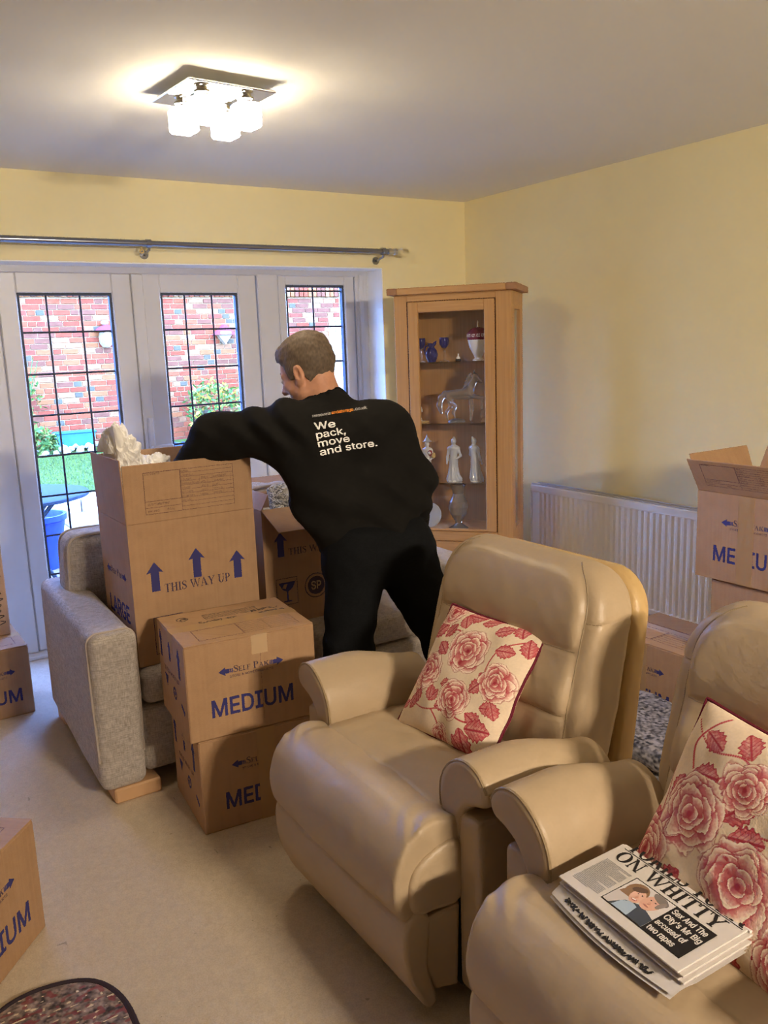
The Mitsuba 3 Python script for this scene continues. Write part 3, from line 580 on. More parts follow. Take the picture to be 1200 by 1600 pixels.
# ================================================================ display cabinet standing across the corner
LF = np.array([-.988, -.588, 0]); EX = np.array([.64726, -.76227, 0]); EY = np.array([.76227, .64726, 0])
MC = frame(LF, EX, EY, (0, 0, 1)); CW, CD = .678, .445
dc = 'display_cabinet'
tag(dc, 'oak corner display cabinet with a glass door and glass shelves', 'display cabinet')
def cadd(n, m, mt, sm=False, parent=dc): return add(parent+'__'+n, xf(m, MC), mt, sm)
cadd('top', cbox((.055, 0, 1.79), (CW-.055, CD, 1.825), .004), 'm_oak_across')
cadd('top_end', cbox((0, 0, 1.7902), (.055, CD, 1.8252), .004), 'm_oak_end'); cadd('top_end', cbox((CW-.055, 0, 1.7902), (CW, CD, 1.8252), .004), 'm_oak_end')
B0, B1, Q0, Q1 = .03, .648, .03, .43
for a, b in ((B0, B0+.07), (B1-.082, B1)): cadd('stile', cbox((a, Q0, .06), (b, Q0+.035, 1.79), .003), 'm_oak')
cadd('rail', cbox((B0+.07, Q0, 1.755), (B1-.082, Q0+.033, 1.79), .002), 'm_oak_across')
cadd('rail', cbox((B0+.07, Q0, .482), (B1-.082, Q0+.033, .535), .002), 'm_oak_across')
cadd('drawer_front', cbox((B0+.075, Q0+.002, .28), (B1-.087, Q0+.03, .478), .004), 'm_oak_across')
cadd('drawer_front', cbox((B0+.075, Q0+.002, .085), (B1-.087, Q0+.03, .274), .004), 'm_oak_across')
cadd('plinth', cbox((B0-.012, Q0-.012, 0), (B1+.012, Q1, .062), .005), 'm_oak_across')
for s, (a, b) in enumerate(((B0, B0+.02), (B1-.02, B1))):
    cadd('side_stile', cbox((a, Q0+.035, .06), (b, Q0+.10, 1.79), .002), 'm_oak'); cadd('side_stile', cbox((a, Q1-.09, .06), (b, Q1, 1.79), .002), 'm_oak')
    cadd('side_rail', cbox((a, Q0+.10, 1.70), (b, Q1-.09, 1.79), .002), 'm_oak_across'); cadd('side_rail', cbox((a, Q0+.10, .06), (b, Q1-.09, .54), .002), 'm_oak_across')
    xg = (a+b)/2
    cadd('side_pane', trimesh.Trimesh([(xg, Q0+.10, .54), (xg, Q1-.09, .54), (xg, Q1-.09, 1.70), (xg, Q0+.10, 1.70)], [[0, 1, 2], [0, 2, 3]], process=False), 'm_pane')
cadd('back_panel', box8((B0+.02, Q1-.012, .06), (B1-.02, Q1-.002, 1.79)), 'm_oak')
cadd('floor_panel', box8((B0+.02, Q0+.033, .50), (B1-.02, Q1-.012, .52)), 'm_oak_across')
dr_ = dc+'__door'
D0, D1, Z0, Z1 = .104, .562, .538, 1.753
for a, b in ((D0, D0+.055), (D1-.055, D1)): cadd('stile', cbox((a, Q0-.004, Z0), (b, Q0+.02, Z1), .003), 'm_oak', parent=dr_)
cadd('rail', cbox((D0+.055, Q0-.0035, Z1-.055), (D1-.055, Q0+.019, Z1), .003), 'm_oak_across', parent=dr_); cadd('rail', cbox((D0+.055, Q0-.0035, Z0), (D1-.055, Q0+.019, Z0+.012), .002), 'm_oak_across', parent=dr_)
cadd('pane', trimesh.Trimesh([(D0+.05, Q0+.01, Z0), (D1-.05, Q0+.01, Z0), (D1-.05, Q0+.01, Z1-.05), (D0+.05, Q0+.01, Z1-.05)], [[0, 1, 2], [0, 2, 3]], process=False), 'm_pane', parent=dr_)
SH = [1.44, 1.115, .793]
for z in SH: cadd('shelf', cbox((B0+.022, Q0+.04, z-.006), (B1-.022, Q1-.014, z), .001), 'm_glass')
add(dc+'__door_gap', xf(cat([box8((D0-.004, Q0-.0015, Z0), (D0, Q0+.012, Z1+.003)), box8((D1, Q0-.0015, Z0), (D1+.004, Q0+.012, Z1+.003)), box8((D0, Q0-.0015, Z1), (D1, Q0+.012, Z1+.003))]), MC), 'm_oak_gap')
def at(p, q, z): return (LF+EX*p+EY*q+np.array([0, 0, z]))
def item(key, parts, label, cat_, group=None, p=0, q=.16, z=0, yaw=0):
    c, s = math.cos(yaw), math.sin(yaw)
    M = frame(at(p, q, z), c*EX+s*EY, -s*EX+c*EY, (0, 0, 1))
    if len(parts) == 1:
        k = add(key, xf(parts[0][1], M), parts[0][2], parts[0][3] if len(parts[0]) > 3 else 40); tag(k, label, cat_, group); return k
    n = 0; k = key
    while k in labels: n += 1; k = f'{key}_{n:03d}'
    tag(k, label, cat_, group)
    for q_ in parts: add(k+'__'+q_[0], xf(q_[1], M), q_[2], q_[3] if len(q_) > 3 else 40)
    return k
def goblet(): return [('bowl', lathe([(0, .072), (.014, .076), (.024, .092), (.026, .108), (.024, .128), (.0225, .128), (.024, .108), (.021, .094), (.0, .08)], 28), 'm_glass_blue'), ('stem', lathe([(0, 0), (.024, 0), (.024, .003), (.006, .008), (.004, .02), (.008, .034), (.004, .046), (.005, .06), (.014, .0765), (0, .073)], 24), 'm_glass')]
item('wine_glass', goblet(), 'blue wine glass at the far left of the top shelf', 'wine glass', 'blue wine glasses', .137, .16, SH[0])
item('wine_glass', goblet(), 'blue wine glass to the right of the dark blue jug', 'wine glass', 'blue wine glasses', .266, .16, SH[0])
jug = [('body', lathe([(0, 0), (.02, 0), (.03, .02), (.034, .04), (.028, .062), (.016, .078), (.017, .09), (.020, .1), (.018, .1), (.014, .088), (0, .084)], 28), 'm_glass_blue'), ('handle', tube(spline([(-.014, 0, .088), (-.03, 0, .085), (-.038, 0, .06), (-.03, 0, .035)], 20), .004, 8), 'm_glass_blue'), ('spout', tube(spline([(.012, 0, .09), (.02, 0, .1), (.028, 0, .112)], 10), [.009]*5+[.007, .006, .004, .003, .001], 8), 'm_glass_blue')]
item('jug', jug, 'small dark blue glass jug between the wine glasses', 'jug', None, .196, .16, SH[0])
item('bottle', [('body', lathe([(0, 0), (.010, 0), (.010, .02), (.004, .026), (.004, .04), (0, .04)], 20), 'm_porcelain'), ('base', cbox((-.013, -.013, 0), (.013, .013, .012), .002), 'm_black', False)], 'tiny white bottle standing right of the wine glasses', 'bottle', None, .342, .16, SH[0]+.0005)
urn = [('body', lathe([(0, 0), (.03, 0), (.03, .006), (.018, .014), (.022, .024), (.046, .07), (.056, .108), (.056, .112)], 40), 'm_porcelain'), ('band', lathe([(.0565, .11), (.058, .122), (.057, .145), (.0505, .150)], 40), 'm_maroon'), ('lid', lathe([(.052, .149), (.042, .162), (.02, .172), (0, .174)], 40), 'm_maroon'), ('finial', lathe([(0, .17), (.006, .176), (.003, .19), (.004, .2), (0, .215)], 16), 'm_porcelain_gold')]
for k in range(14):
    a = 2*math.pi*k/14; c, s = math.cos(a), math.sin(a)
    urn.append(('motif', xf(cat([box8((-.009, -.0008, -.007), (.009, .0008, -.0045)), box8((-.009, -.0008, .0045), (.009, .0008, .007)), box8((-.009, -.0008, -.007), (-.0065, .0008, .007)), box8((.002, -.0008, -.003), (.0045, .0008, .007))]), frame((.0578*c, .0578*s, .132), (-s, c, 0), (c, s, 0), (0, 0, 1))), 'm_porcelain', False))
item('urn', urn, 'white lidded urn with a dark red patterned band', 'urn', None, .45, .16, SH[0])
# glass horse
def horse(x, y, z):
    d = cap(x, y, z, (-.065, 0, .145), (.035, 0, .152), .026, .03)
    d = smin(d, cap(x, y, z, (.04, 0, .165), (.075, 0, .235), .024, .016), .02)
    d = smin(d, cap(x, y, z, (.075, 0, .245), (.105, 0, .213), .015, .009), .012)
    d = smin(d, cap(x, y, z, (.068, 0, .26), (.07, 0, .275), .006, .003), .006)
    for s, L in ((1, [(-.075, .13), (-.065, .085), (-.09, .05), (-.082, .008)]), (-1, [(-.07, .13), (-.035, .085), (-.045, .05), (-.03, .008)]), (1, [(.045, .135), (.05, .07), (.046, .008)]), (-1, [(.055, .14), (.115, .128), (.112, .07)])):
        for i in range(len(L)-1): d = smin(d, cap(x, y, z, (L[i][0], .014*s, L[i][1]), (L[i+1][0], .014*s, L[i+1][1]), .014-.004*i, .010-.003*i), .01)
    for i in range(6): d = smin(d, cap(x, y, z, (.05-.004*i, 0, .255-.016*i), (.03-.006*i, 0, .245-.018*i), .008, .004), .005)
    T = [(-.09, .155), (-.115, .13), (-.125, .09), (-.115, .05)]
    for i in range(3): d = smin(d, cap(x, y, z, (T[i][0], 0, T[i][1]), (T[i+1][0], 0, T[i+1][1]), .016, .014-.003*i), .01)
    return d
item('glass_horse', [('figure', nets(horse, (-.16, -.05, -.005), (.14, .05, .29), .0045), 'm_crystal'), ('base', lathe([(0, 0), (.048, 0), (.044, .01), (.02, .018), (0, .02)], 32, (-.03, 0, 0)), 'm_crystal')], 'clear glass prancing horse figurine on the middle shelf', 'figurine', None, .355, .17, SH[1]+.0005)
def figure(h, lean=0., robe=.32, hat=False, seed=0):
    k = h/.25
    def f(x, y, z):
        x = x-lean*np.clip(z/h, 0, 1)*.03; X, Y, Z = x/k, y/k, z/k
        d = cap(X, Y, Z, (0, 0, .02), (.0, 0, .11), .034, .020)
        d = smin(d, cap(X, Y, Z, (0, 0, .11), (.004, 0, .175), .019, .022), .02)
        d = smin(d, cap(X, Y, Z, (-.02, 0, .18), (.024, 0, .18), .011), .015)
        d = smin(d, cap(X, Y, Z, (.002, 0, .19), (.002, 0, .205), .008), .01)
        d = smin(d, ell(X, Y, Z, (.003, -.003, .218), (.0135, .015, .018)), .006)
        d = smin(d, cap(X, Y, Z, (.003, .006, .232), (.003, .008, .24), .008, .004), .006)
        d = smin(d, cap(X, Y, Z, (.026, 0, .178), (.042, -.01, .14), .009, .007), .008)
        d = smin(d, cap(X, Y, Z, (.042, -.01, .14), (.02, -.022, .122), .007, .005), .006)
        d = smin(d, cap(X, Y, Z, (-.024, 0, .176), (-.034, .0, .13), .009, .007), .008)
        d = smin(d, cap(X, Y, Z, (-.034, 0, .13), (-.034, -.015, .095), .007, .005), .006)
        d = smin(d, cap(X, Y, Z, (-.01, -.01, .006), (.03, -.015, .006), .022, .018), .02)
        return (d+.0035*np.sin(np.arctan2(Y, X)*9+Z*14+seed)*np.clip((.12-Z)/.1, 0, 1))*k*.9
    return nets(f, (-.07*k, -.06*k, -.004), (.07*k, .05*k, h+.012), .0042)
item('figurine', [('figure', figure(.25, 0), 'm_porcelain_grey'), ('stand', lathe([(0, -.0), (.04, 0), (.038, .006), (0, .008)], 28), 'm_porcelain')], 'porcelain lady figurine with hand on hip, left of two on the lower shelf', 'figurine', 'porcelain ladies', .305, .16, SH[2])
item('figurine', [('figure', figure(.25, .5, seed=2), 'm_porcelain_grey'), ('stand', lathe([(0, -.0), (.034, 0), (.03, .006), (0, .008)], 28), 'm_porcelain')], 'slimmer porcelain lady figurine, right of two on the lower shelf', 'figurine', 'porcelain ladies', .43, .16, SH[2], 2.6)
fl_ = [('figure', figure(.235, 0, seed=4), 'm_porcelain'), ('hat', lathe([(0, .262), (.006, .24), (.018, .222), (.028, .218), (.02, .214), (0, .216)], 20, (.003, 0, 0)), 'm_porcelain_grey')]
for k in range(7): fl_.append(('flower', trimesh.creation.icosphere(1, .009+.003*(k % 2)).apply_translation((.03+.014*math.cos(k*2.1), -.02+.008*math.sin(k*1.3), .15+.012*math.sin(k*1.7))), ['m_porcelain_gold', 'm_porcelain', 'm_birdbox_roof'][k % 3]))
item('figurine', fl_, 'porcelain figurine in a pointed hat holding flowers beside the man\'s shoulder', 'figurine', None, .155, .16, SH[2])
item('figurine', [('figure', figure(.11, 0, seed=5), 'm_porcelain'), ('stand', cbox((-.02, -.02, 0), (.05, .02, .008), .002), 'm_porcelain_gold', False)], 'small porcelain figurine with gold at the left end of the horse shelf', 'figurine', None, .118, .16, SH[1])
item('glass_ornament', [('body', lathe([(0, 0), (.018, 0), (.016, .006), (.008, .012), (.018, .03), (.014, .045), (0, .05)], 20), 'm_glass')], 'small clear glass ornament right of the glass horse', 'ornament', None, .475, .16, SH[1]+.0005)
cut = lathe([(0, 0), (.052, 0), (.054, .006), (.03, .022), (.016, .034), (.02, .046), (.046, .085), (.055, .125), (.05, .155), (.036, .18), (.03, .2), (.034, .225), (.044, .25), (.040, .25), (.03, .226), (.024, .2), (.03, .18), (.044, .15), (.048, .125), (.04, .09), (.012, .054), (0, .05)], 20)
item('crystal_vase', [('body', cut, 'm_crystal', False)], 'cut crystal vase on the cabinet floor below the glass shelves', 'vase', None, .325, .17, .5205)
item('glass_plate', [('body', xf(lathe([(0, 0), (.055, .001), (.07, .008), (.066, .012), (.05, .006), (0, .006)], 32), frame((0, 0, .071), (1, 0, 0), (0, .2, .98), (0, -.98, .2))), 'm_porcelain_grey')], 'small pale plate standing up behind the man\'s hip in the cabinet', 'plate', None, .155, .19, .5205)
item('glass_ornament', [('body', lathe([(0, 0), (.03, 0), (.034, .02), (.028, .045), (.012, .055), (0, .056)], 12), 'm_glass', False)], 'pale glass ornament in the lower right corner of the cabinet', 'ornament', None, .512, .17, .5205)

# ================================================================ radiator on the right wall
ra = 'radiator'
tag(ra, 'white ribbed panel radiator on the right wall under bare wall', 'radiator')
RY0, RY1, RZ0, RZ1, RX = -2.85, -.712, .13, .71, -.10
pr = []; pitch = .0375; n = int((RY1-RY0-.05)/pitch)
for k in range(n):
    y = RY0+.03+k*pitch
    pr += [(y, 0), (y+.009, .008), (y+.022, .008), (y+.031, 0)]
pf = [(RY0, -.012), (RY0, 0)]+pr+[(RY1, 0), (RY1, -.012)]
ribs = trimesh.creation.extrude_polygon(sg.Polygon(pf), RZ1-RZ0-.075, engine='earcut')
ribs.apply_transform(frame((RX+.008, 0, RZ0+.03), (0, 1, 0), (-1, 0, 0), (0, 0, 1))); ribs.fix_normals()
add(ra+'__panel', ribs, 'm_radiator')
for a, b in ((RZ0, RZ0+.032), (RZ1-.047, RZ1-.004)): add(ra+'__rail', cbox((RX-.001, RY0, a), (RX+.02, RY1, b), .005), 'm_radiator')
add(ra+'__rear_panel', cbox((-.045, RY0+.01, RZ0), (-.033, RY1-.01, RZ1-.01), .004), 'm_radiator')
for y in (RY0, RY1): add(ra+'__side_cover', cbox((RX+.002, y-.004, RZ0+.01), (-.03, y+.004, RZ1), .003), 'm_radiator')
add(ra+'__grille', cat([cbox((RX+.006, RY0, RZ1-.003), (RX+.02, RY1, RZ1+.003), .002), cbox((-.045, RY0, RZ1-.003), (-.032, RY1, RZ1+.003), .002)]+[box8((RX+.016, RY0+.012+.02*k, RZ1-.004), (-.04, RY0+.018+.02*k, RZ1)) for k in range(int((RY1-RY0)/.02)-1)]), 'm_grille')
for y in (RY0+.3, RY1-.3): add(ra+'__bracket', box8((-.034, y-.02, RZ0+.05), (0, y+.02, RZ1-.08)), 'm_radiator')

# ================================================================ recliners
def recliner(key, X0, YC, label):
    tag(key, label, 'armchair', 'cream leather recliners')
    A = lambda x: x-X0
    Bc = lambda y: YC-y                       # lateral, positive towards the room
    def part(n, f, lo, hi, h=.009, mt='m_leather', sm=60):
        g = lambda x, y, z: f(A(x), Bc(y), z)
        return add(key+'__'+n, nets(g, (X0+lo[0], YC-hi[1], lo[2]), (X0+hi[0], YC-lo[1], hi[2]), h), mt, sm)
    # front pad that rolls over the edge of the seat
    padP = spline([(.135, .478), (.09, .498), (.02, .492), (-.035, .440), (-.054, .365), (-.043, .30), (-.015, .272), (.05, .28), (.10, .33), (.13, .40)], 44, True)
    def pad(a, b, z):
        d = ext(poly2(a, z, padP), b, .325, .016)
        wr = np.clip((np.abs(b)-.20)/.1, 0, 1)*np.clip((z-.455)/.03, 0, 1)
        return d+.003*wr*np.sin((a*.35+b*1.0)*105+3*np.sin(a*30))-.004*np.cos(b*8)+.005*nz(a, b, z, 7, 3)+.0025*nz(a, b, z, 22, 4)
    part('front_pad', pad, (-.1, -.36, .22), (.2, .36, .54), .0075)
    capP = spline([(.125, .43), (.06, .435), (.0, .40), (-.016, .35), (-.002, .295), (.06, .285), (.125, .29)], 30, True)
    for s in (-1, 1): part('end_cap', lambda a, b, z, s=s: ext(poly2(a, z, capP), b-s*.316, .016, .012), (-.05, s*.322-.04, .25), (.17, s*.322+.04, .47), .0075)
    add(key+'__piping', tube([(X0+.118, YC+v, .489-.004*abs(v)) for v in np.linspace(-.285, .285, 12)], .0042, 6), 'm_leather_edge', 40)
    # kick panel, slightly hollow, with its side pieces
    kickP = spline([(.01, .30), (-.024, .285), (-.036, .23), (-.026, .15), (-.002, .09), (.028, .045), (.048, .052), (.035, .12), (.03, .2), (.035, .28)], 40, True)
    part('kick_panel', lambda a, b, z: ext(poly2(a, z, kickP), b, .330, .008)+.003*nz(a, b, z, 6, 2), (-.07, -.36, .02), (.1, .36, .33), .0075)
    sideP = [(.05, .08), (.115, .062), (.125, .275), (.02, .268), (.02, .16)]
    for s in (-1, 1): part('kick_side', lambda a, b, z, s=s: ext(poly2(a, z, sideP), b-s*.308, .016, .008), (-.02, s*.308-.04, .03), (.16, s*.308+.04, .3), .0075)
    # seat
    part('seat', lambda a, b, z: rbx(a, b, z-.010*np.cos(b*4)+.03*(a-.3), (.36, 0, .425), (.27, .283, .06), .03)+.008*nz(a, b, z, 11, 5)+.004*nz(a, b, z, 28, 6)+.003*np.sin((b*.7-a)*90)*np.exp(-((a-.36)/.08)**2), (.05, -.33, .33), (.66, .33, .53))
    # arms: flared padded arms over a narrow side panel, flat front faces with a seam
    secP = spline([(.278, .40), (.263, .47), (.260, .53), (.274, .580), (.312, .624), (.365, .645), (.412, .630), (.438, .595), (.430, .562), (.40, .548), (.362, .53), (.338, .49), (.328, .44), (.322, .40)], 50, True)
    drop = lambda a: .055*smooth01((a-.24)/.26)
    for s in (-1, 1):
        def arm(a, b, z, s=s):
            bb = b*s; zz = z+drop(a)
            aa = a-.305-.05*np.clip(.62-zz, 0, .2)
            d = ext(poly2(bb, zz, secP), aa, .195, .014)
            return d-.010*np.clip(aa/.19, -1, 1)**2*0+.003*nz(a, b, z, 10, 8)+.0015*nz(a, b, z, 25, 9)
        k = part('arm', arm, (.08, (.235 if s > 0 else -.46), .36), (.56, (.46 if s > 0 else -.235), .68), .0075)
        q = spline([(.279, .43), (.266, .47), (.263, .53), (.277, .578), (.313, .621), (.365, .641), (.411, .626), (.434, .594)], 40)
        pts = [(X0+.305+.05*max(.62-zz, 0)-.190, YC-bb*s, zz) for bb, zz in q]
        add(k+'__piping', tube(pts, .0034, 6), 'm_leather_edge', 40)
        q2 = [(X0+a_, YC-s*.4365, .594-float(drop(a_))) for a_ in np.linspace(.12, .49, 24)]
        add(k+'__piping', tube(q2, .0028, 6), 'm_leather_edge', 40)
        part('arm_panel', lambda a, b, z, s=s: rbx(a, b*s, z, (.335, .360, .285), (.215, .040, .225), .016), (.1, (.30 if s > 0 else -.44), .03), (.6, (.44 if s > 0 else -.30), .54))
    # reclined back: three padded sections with seams, side borders
    fr = [(.470, .40), (.452, .49), (.462, .570), (.474, .606), (.474, .64), (.494, .70), (.524, .760), (.526, .82), (.548, .90), (.582, .958), (.63, .985), (.672, .980), (.695, .95), (.682, .85), (.655, .70), (.62, .5), (.59, .40)]
    bo = [(.482, .40), (.474, .49), (.484, .58), (.502, .66), (.528, .76), (.548, .84), (.572, .91), (.602, .958), (.638, .978), (.672, .974), (.692, .95), (.682, .85), (.655, .70), (.62, .5), (.59, .40)]
    backP, bordP = spline(np.array(fr), 80, True), spline(np.array(bo), 70, True)
    def rim(w, z, hw, top, r): return np.hypot(np.maximum(w-hw+r, 0), np.maximum(z-top+r, 0))+np.minimum(np.maximum(w-hw+r, z-top+r), 0)-r
    def back(a, b, z):
        w = np.abs(b)
        d = smax(poly2(a-.012*np.clip((w-.2)/.12, 0, 1)**2, z, bordP), rim(w, z, .325, .982, .15)+.10*np.clip(.6-z, 0, .2), .028)
        dip = .022*np.exp(-((b-.02)/.12)**2)
        s1 = np.exp(-((z-.768+dip+.15*(a-.53))/.008)**2)*(.0045+.007*np.exp(-(b/.13)**2)); s2 = np.exp(-((z-.612+dip*.5+.15*(a-.47))/.0065)**2)*.005
        ru = .0028*np.sin(b*80+7*z)*np.exp(-((z-.735)/.028)**2)*np.exp(-(b/.16)**2)+.0022*np.sin(b*70-9*z+2)*np.exp(-((z-.55)/.05)**2)
        p = smax(poly2(a, z, backP), rim(w, z, .282, .972, .12), .03)+smooth01((.64-a)/.05)*(s1+s2+ru)
        s4 = np.exp(-((z-.84)/.0045)**2)*.003*smooth01((w-.29)/.01)
        return smin(d+s4, p, .006)+.004*nz(a, b, z, 7, 10)+.0018*nz(a, b, z, 24, 12)
    bk = part('back_cushion', back, (.40, -.36, .38), (.76, .36, 1.03), .0065)
    aa_ = np.linspace(.40, .72, 500)
    def seam(pts, r=.0021):
        L = []
        for b_, z_ in pts:
            d_ = back(aa_, np.full(500, b_), np.full(500, z_)); i_ = int(np.argmax(d_ < 0))
            if d_[i_] < 0: L.append((X0+aa_[i_]+.0006, YC-b_, z_))
        if len(L) > 3: add(bk+'__seam', tube(np.array(L), r, 6), 'm_leather_edge', 40)
    for z0_, k_, c_ in ((.768, 1., .53), (.612, .5, .47)):
        seam([(b_, z0_-k_*.022*math.exp(-((b_-.02)/.12)**2)) for b_ in np.linspace(-.272, .272, 50)])
    for sg_ in (-1, 1):
        seam([(sg_*.284, z_) for z_ in np.linspace(.47, .86, 40)]+[(sg_*(.164+.12*math.cos(t_)), .856+.12*math.sin(t_)) for t_ in np.linspace(.08, 1.25, 16)])
        seam([(sg_*b_, .842) for b_ in np.linspace(.287, .318, 8)])
    shP = [(.66, .46), (.74, .95), (.765, .94), (.70, .44)]
    def shell(a, b, z):
        w = np.abs(b); q = np.hypot(np.maximum(w-.315+.12, 0), np.maximum(z-.945+.12, 0))+np.minimum(np.maximum(w-.315+.12, z-.945+.12), 0)-.12
        return smax(poly2(a, z, shP)-.018, q, .03)
    part('back_shell', shell, (.6, -.36, .40), (.82, .36, .99), .01, 'm_shell')
    add(key+'__base', cbox((X0+.13, YC-.325, .04), (X0+.66, YC+.325, .36), .01), 'm_dark')
    for a in (.2, .58):
        for b in (-.3, .3): add(key+'__foot', lathe([(0, 0), (.022, 0), (.026, .05), (0, .05)], 16, (X0+a, YC+b, 0)), 'm_dark')
    return key
def smooth01(t): t = np.clip(t, 0, 1); return t*t*(3-2*t)
XR = -2.545
recliner('recliner', XR, -2.695, 'cream leather recliner armchair beside the stacked boxes with one floral cushion')
recliner('recliner_001', XR, -3.578, 'cream leather recliner armchair at the lower right with the newspaper on its seat')

# ================================================================ floral cushions
def floral(S, Tt, roses, leaves, stems, seed=0):
    S, Tt = np.broadcast_arrays(S, Tt); P = np.stack([S, Tt, 0*S], -1)
    base = np.array([.70, .56, .41]); red = np.array([.33, .035, .05]); mid = np.array([.50, .15, .145]); light = np.array([.66, .36, .31])
    col = base*(1+.10*(meshkit.fbm(P*60, 2, 1)-.5))[..., None]
    hatch = meshkit.noise(P*[55, 55, 1], 4)
    def put(mask, c, k=1.):
        nonlocal col
        m = np.clip(mask, 0, 1)[..., None]*k; col = col*(1-m)+np.broadcast_to(c, col.shape)*m
    sm = lambda a, b, x: np.clip((x-a)/(b-a), 0, 1)
    for pts in stems:
        q = spline(pts, 40); d = np.full(S.shape, 9.)
        for x, y in q: d = np.minimum(d, (S-x)**2+(Tt-y)**2)
        put(sm(.016, .008, np.sqrt(d)), red*1.3)
    for x, y, ang, L in leaves:
        c, s = math.cos(ang), math.sin(ang); u = ((S-x)*c+(Tt-y)*s)/L; v = (-(S-x)*s+(Tt-y)*c)/L
        w = .36*np.sin(np.pi*np.clip(u, 0, 1))**.8*(1+.12*np.sin(u*34))
        ins = (np.abs(v) < w) & (u > 0) & (u < 1); e = np.abs(v)/np.maximum(w, 1e-4)
        put(ins*1., light*(1-.0*e[..., None])); put(ins*sm(.10, .55, hatch*.5+.5*e), mid); put(ins*sm(.5, .85, hatch*.6+.4*e)*.8, red*1.4)
        put(ins*sm(.80, .92, e), red); put(ins*sm(.05, .02, np.abs(v)), red)
        rib = np.abs(((u-np.abs(v)*.9)*7) % 1-.5); put(ins*sm(.12, .05, rib)*.8, red)
    R = np.random.default_rng(seed)
    for x, y, r in roses:
        dx, dy = S-x, Tt-y
        wob = meshkit.noise(P*[7, 7, 1]+x*3, 7)-.5; wob2 = meshkit.noise(P*[26, 26, 1]+y, 8)-.5
        rot0 = R.uniform(0, 6.28)
        for ring, (rho, a, m) in enumerate([(.70, .66, 8), (.60, .58, 6), (.42, .56, 6), (.24, .46, 5), (.10, .32, 3)]):
            for j in range(m):
                an = rot0+ring*.9+6.283*j/m+R.uniform(-.16, .16); sc = a*R.uniform(.85, 1.15); rh = rho*R.uniform(.9, 1.06)
                cx, cy = rh*math.cos(an), rh*math.sin(an); tilt = an+R.uniform(-.3, .3)
                c, s_ = math.cos(tilt), math.sin(tilt)
                u = ((dx/r-cx)*c+(dy/r-cy)*s_)/(sc*.5); v = (-(dx/r-cx)*s_+(dy/r-cy)*c)/(sc*.66)
                e = np.sqrt(u*u+v*v*np.clip(1+.25*u, .2, 2))*(1+.7*wob+.22*wob2)
                put(sm(1.18, 1.0, e)*(.55+.45*hatch), red)
                ins = e < 1.0
                t = np.clip((u+1)/2+.25*wob+.22*(hatch-.5), 0, 1)
                shade_ = np.where((t < .6)[..., None], red+(mid-red)*(t/.6)[..., None], mid+(np.array([.78, .58, .46])-mid)*(((t-.6)/.34).clip(0, 1))[..., None])
                put(ins*1., shade_)
                put(ins*sm(.80, .93, e)*sm(.55, .75, t)*.9, np.array([.82, .68, .54])); put(ins*sm(.62, .5, e)*sm(.55, .8, t)*sm(.45, .7, hatch)*.6, mid)
        put(sm(.10, .06, np.hypot(dx, dy)/r), red)
    return np.clip(col, 0, 1)
def pillow(key, cen, ex, ey, w, h, th, pat, label, n=300):
    ex = np.array(ex, float); ex /= np.linalg.norm(ex); ey = np.array(ey, float); ey -= ex*(ey@ex); ey /= np.linalg.norm(ey); nn = np.cross(ex, ey)
    s, t = np.meshgrid(np.linspace(-1, 1, n), np.linspace(-1, 1, n), indexing='ij')
    def pos(s, t, side):
        px = s*(1-.055*(1-t*t)); py = t*(1-.05*(1-s*s))
        e = np.clip((1-np.abs(s)**3.2), 0, 1)**.62*np.clip((1-np.abs(t)**3.2), 0, 1)**.62
        q = np.stack([px*3, py*3, 0*px], -1)
        d = side*th*e*(1+.12*(meshkit.fbm(q+cen[1]*7, 3, 2)-.5))+.012*(meshkit.noise(q*1.2, 5)-.5)
        return np.array(cen)+px[..., None]*ex*w/2+py[..., None]*ey*h/2+d[..., None]*nn
    tag(key, label, 'cushion', 'red floral cushions')
    i, j = np.meshgrid(np.arange(n-1), np.arange(n-1), indexing='ij'); q = (i*n+j).ravel()
    F = np.vstack([np.stack([q, q+n, q+n+1], 1), np.stack([q, q+n+1, q+1], 1)])
    V0, V1 = pos(s, t, 1).reshape(-1, 3), pos(s, t, -1).reshape(-1, 3)
    c0 = floral(s, t, *pat).reshape(-1, 3); c1 = floral(-s, t, *pat).reshape(-1, 3)
    add(key+'__cover', trimesh.Trimesh(np.vstack([V0, V1]), np.vstack([F, F[:, ::-1]+n*n]), process=False), 'm_floral', True, color=np.vstack([c0, c1]))
    k = np.linspace(-1, 1, 60)
    bs = np.r_[k, np.ones(60), -k, -np.ones(60)]; bt = np.r_[-np.ones(60), k, np.ones(60), -k]
    p = pos(bs, bt, 0); p = p[np.r_[True, np.linalg.norm(np.diff(p, axis=0), axis=1) > 1e-5]]
    add(key+'__piping', tube(p[:-1], .0045, 6, True), 'm_maroon', 40)
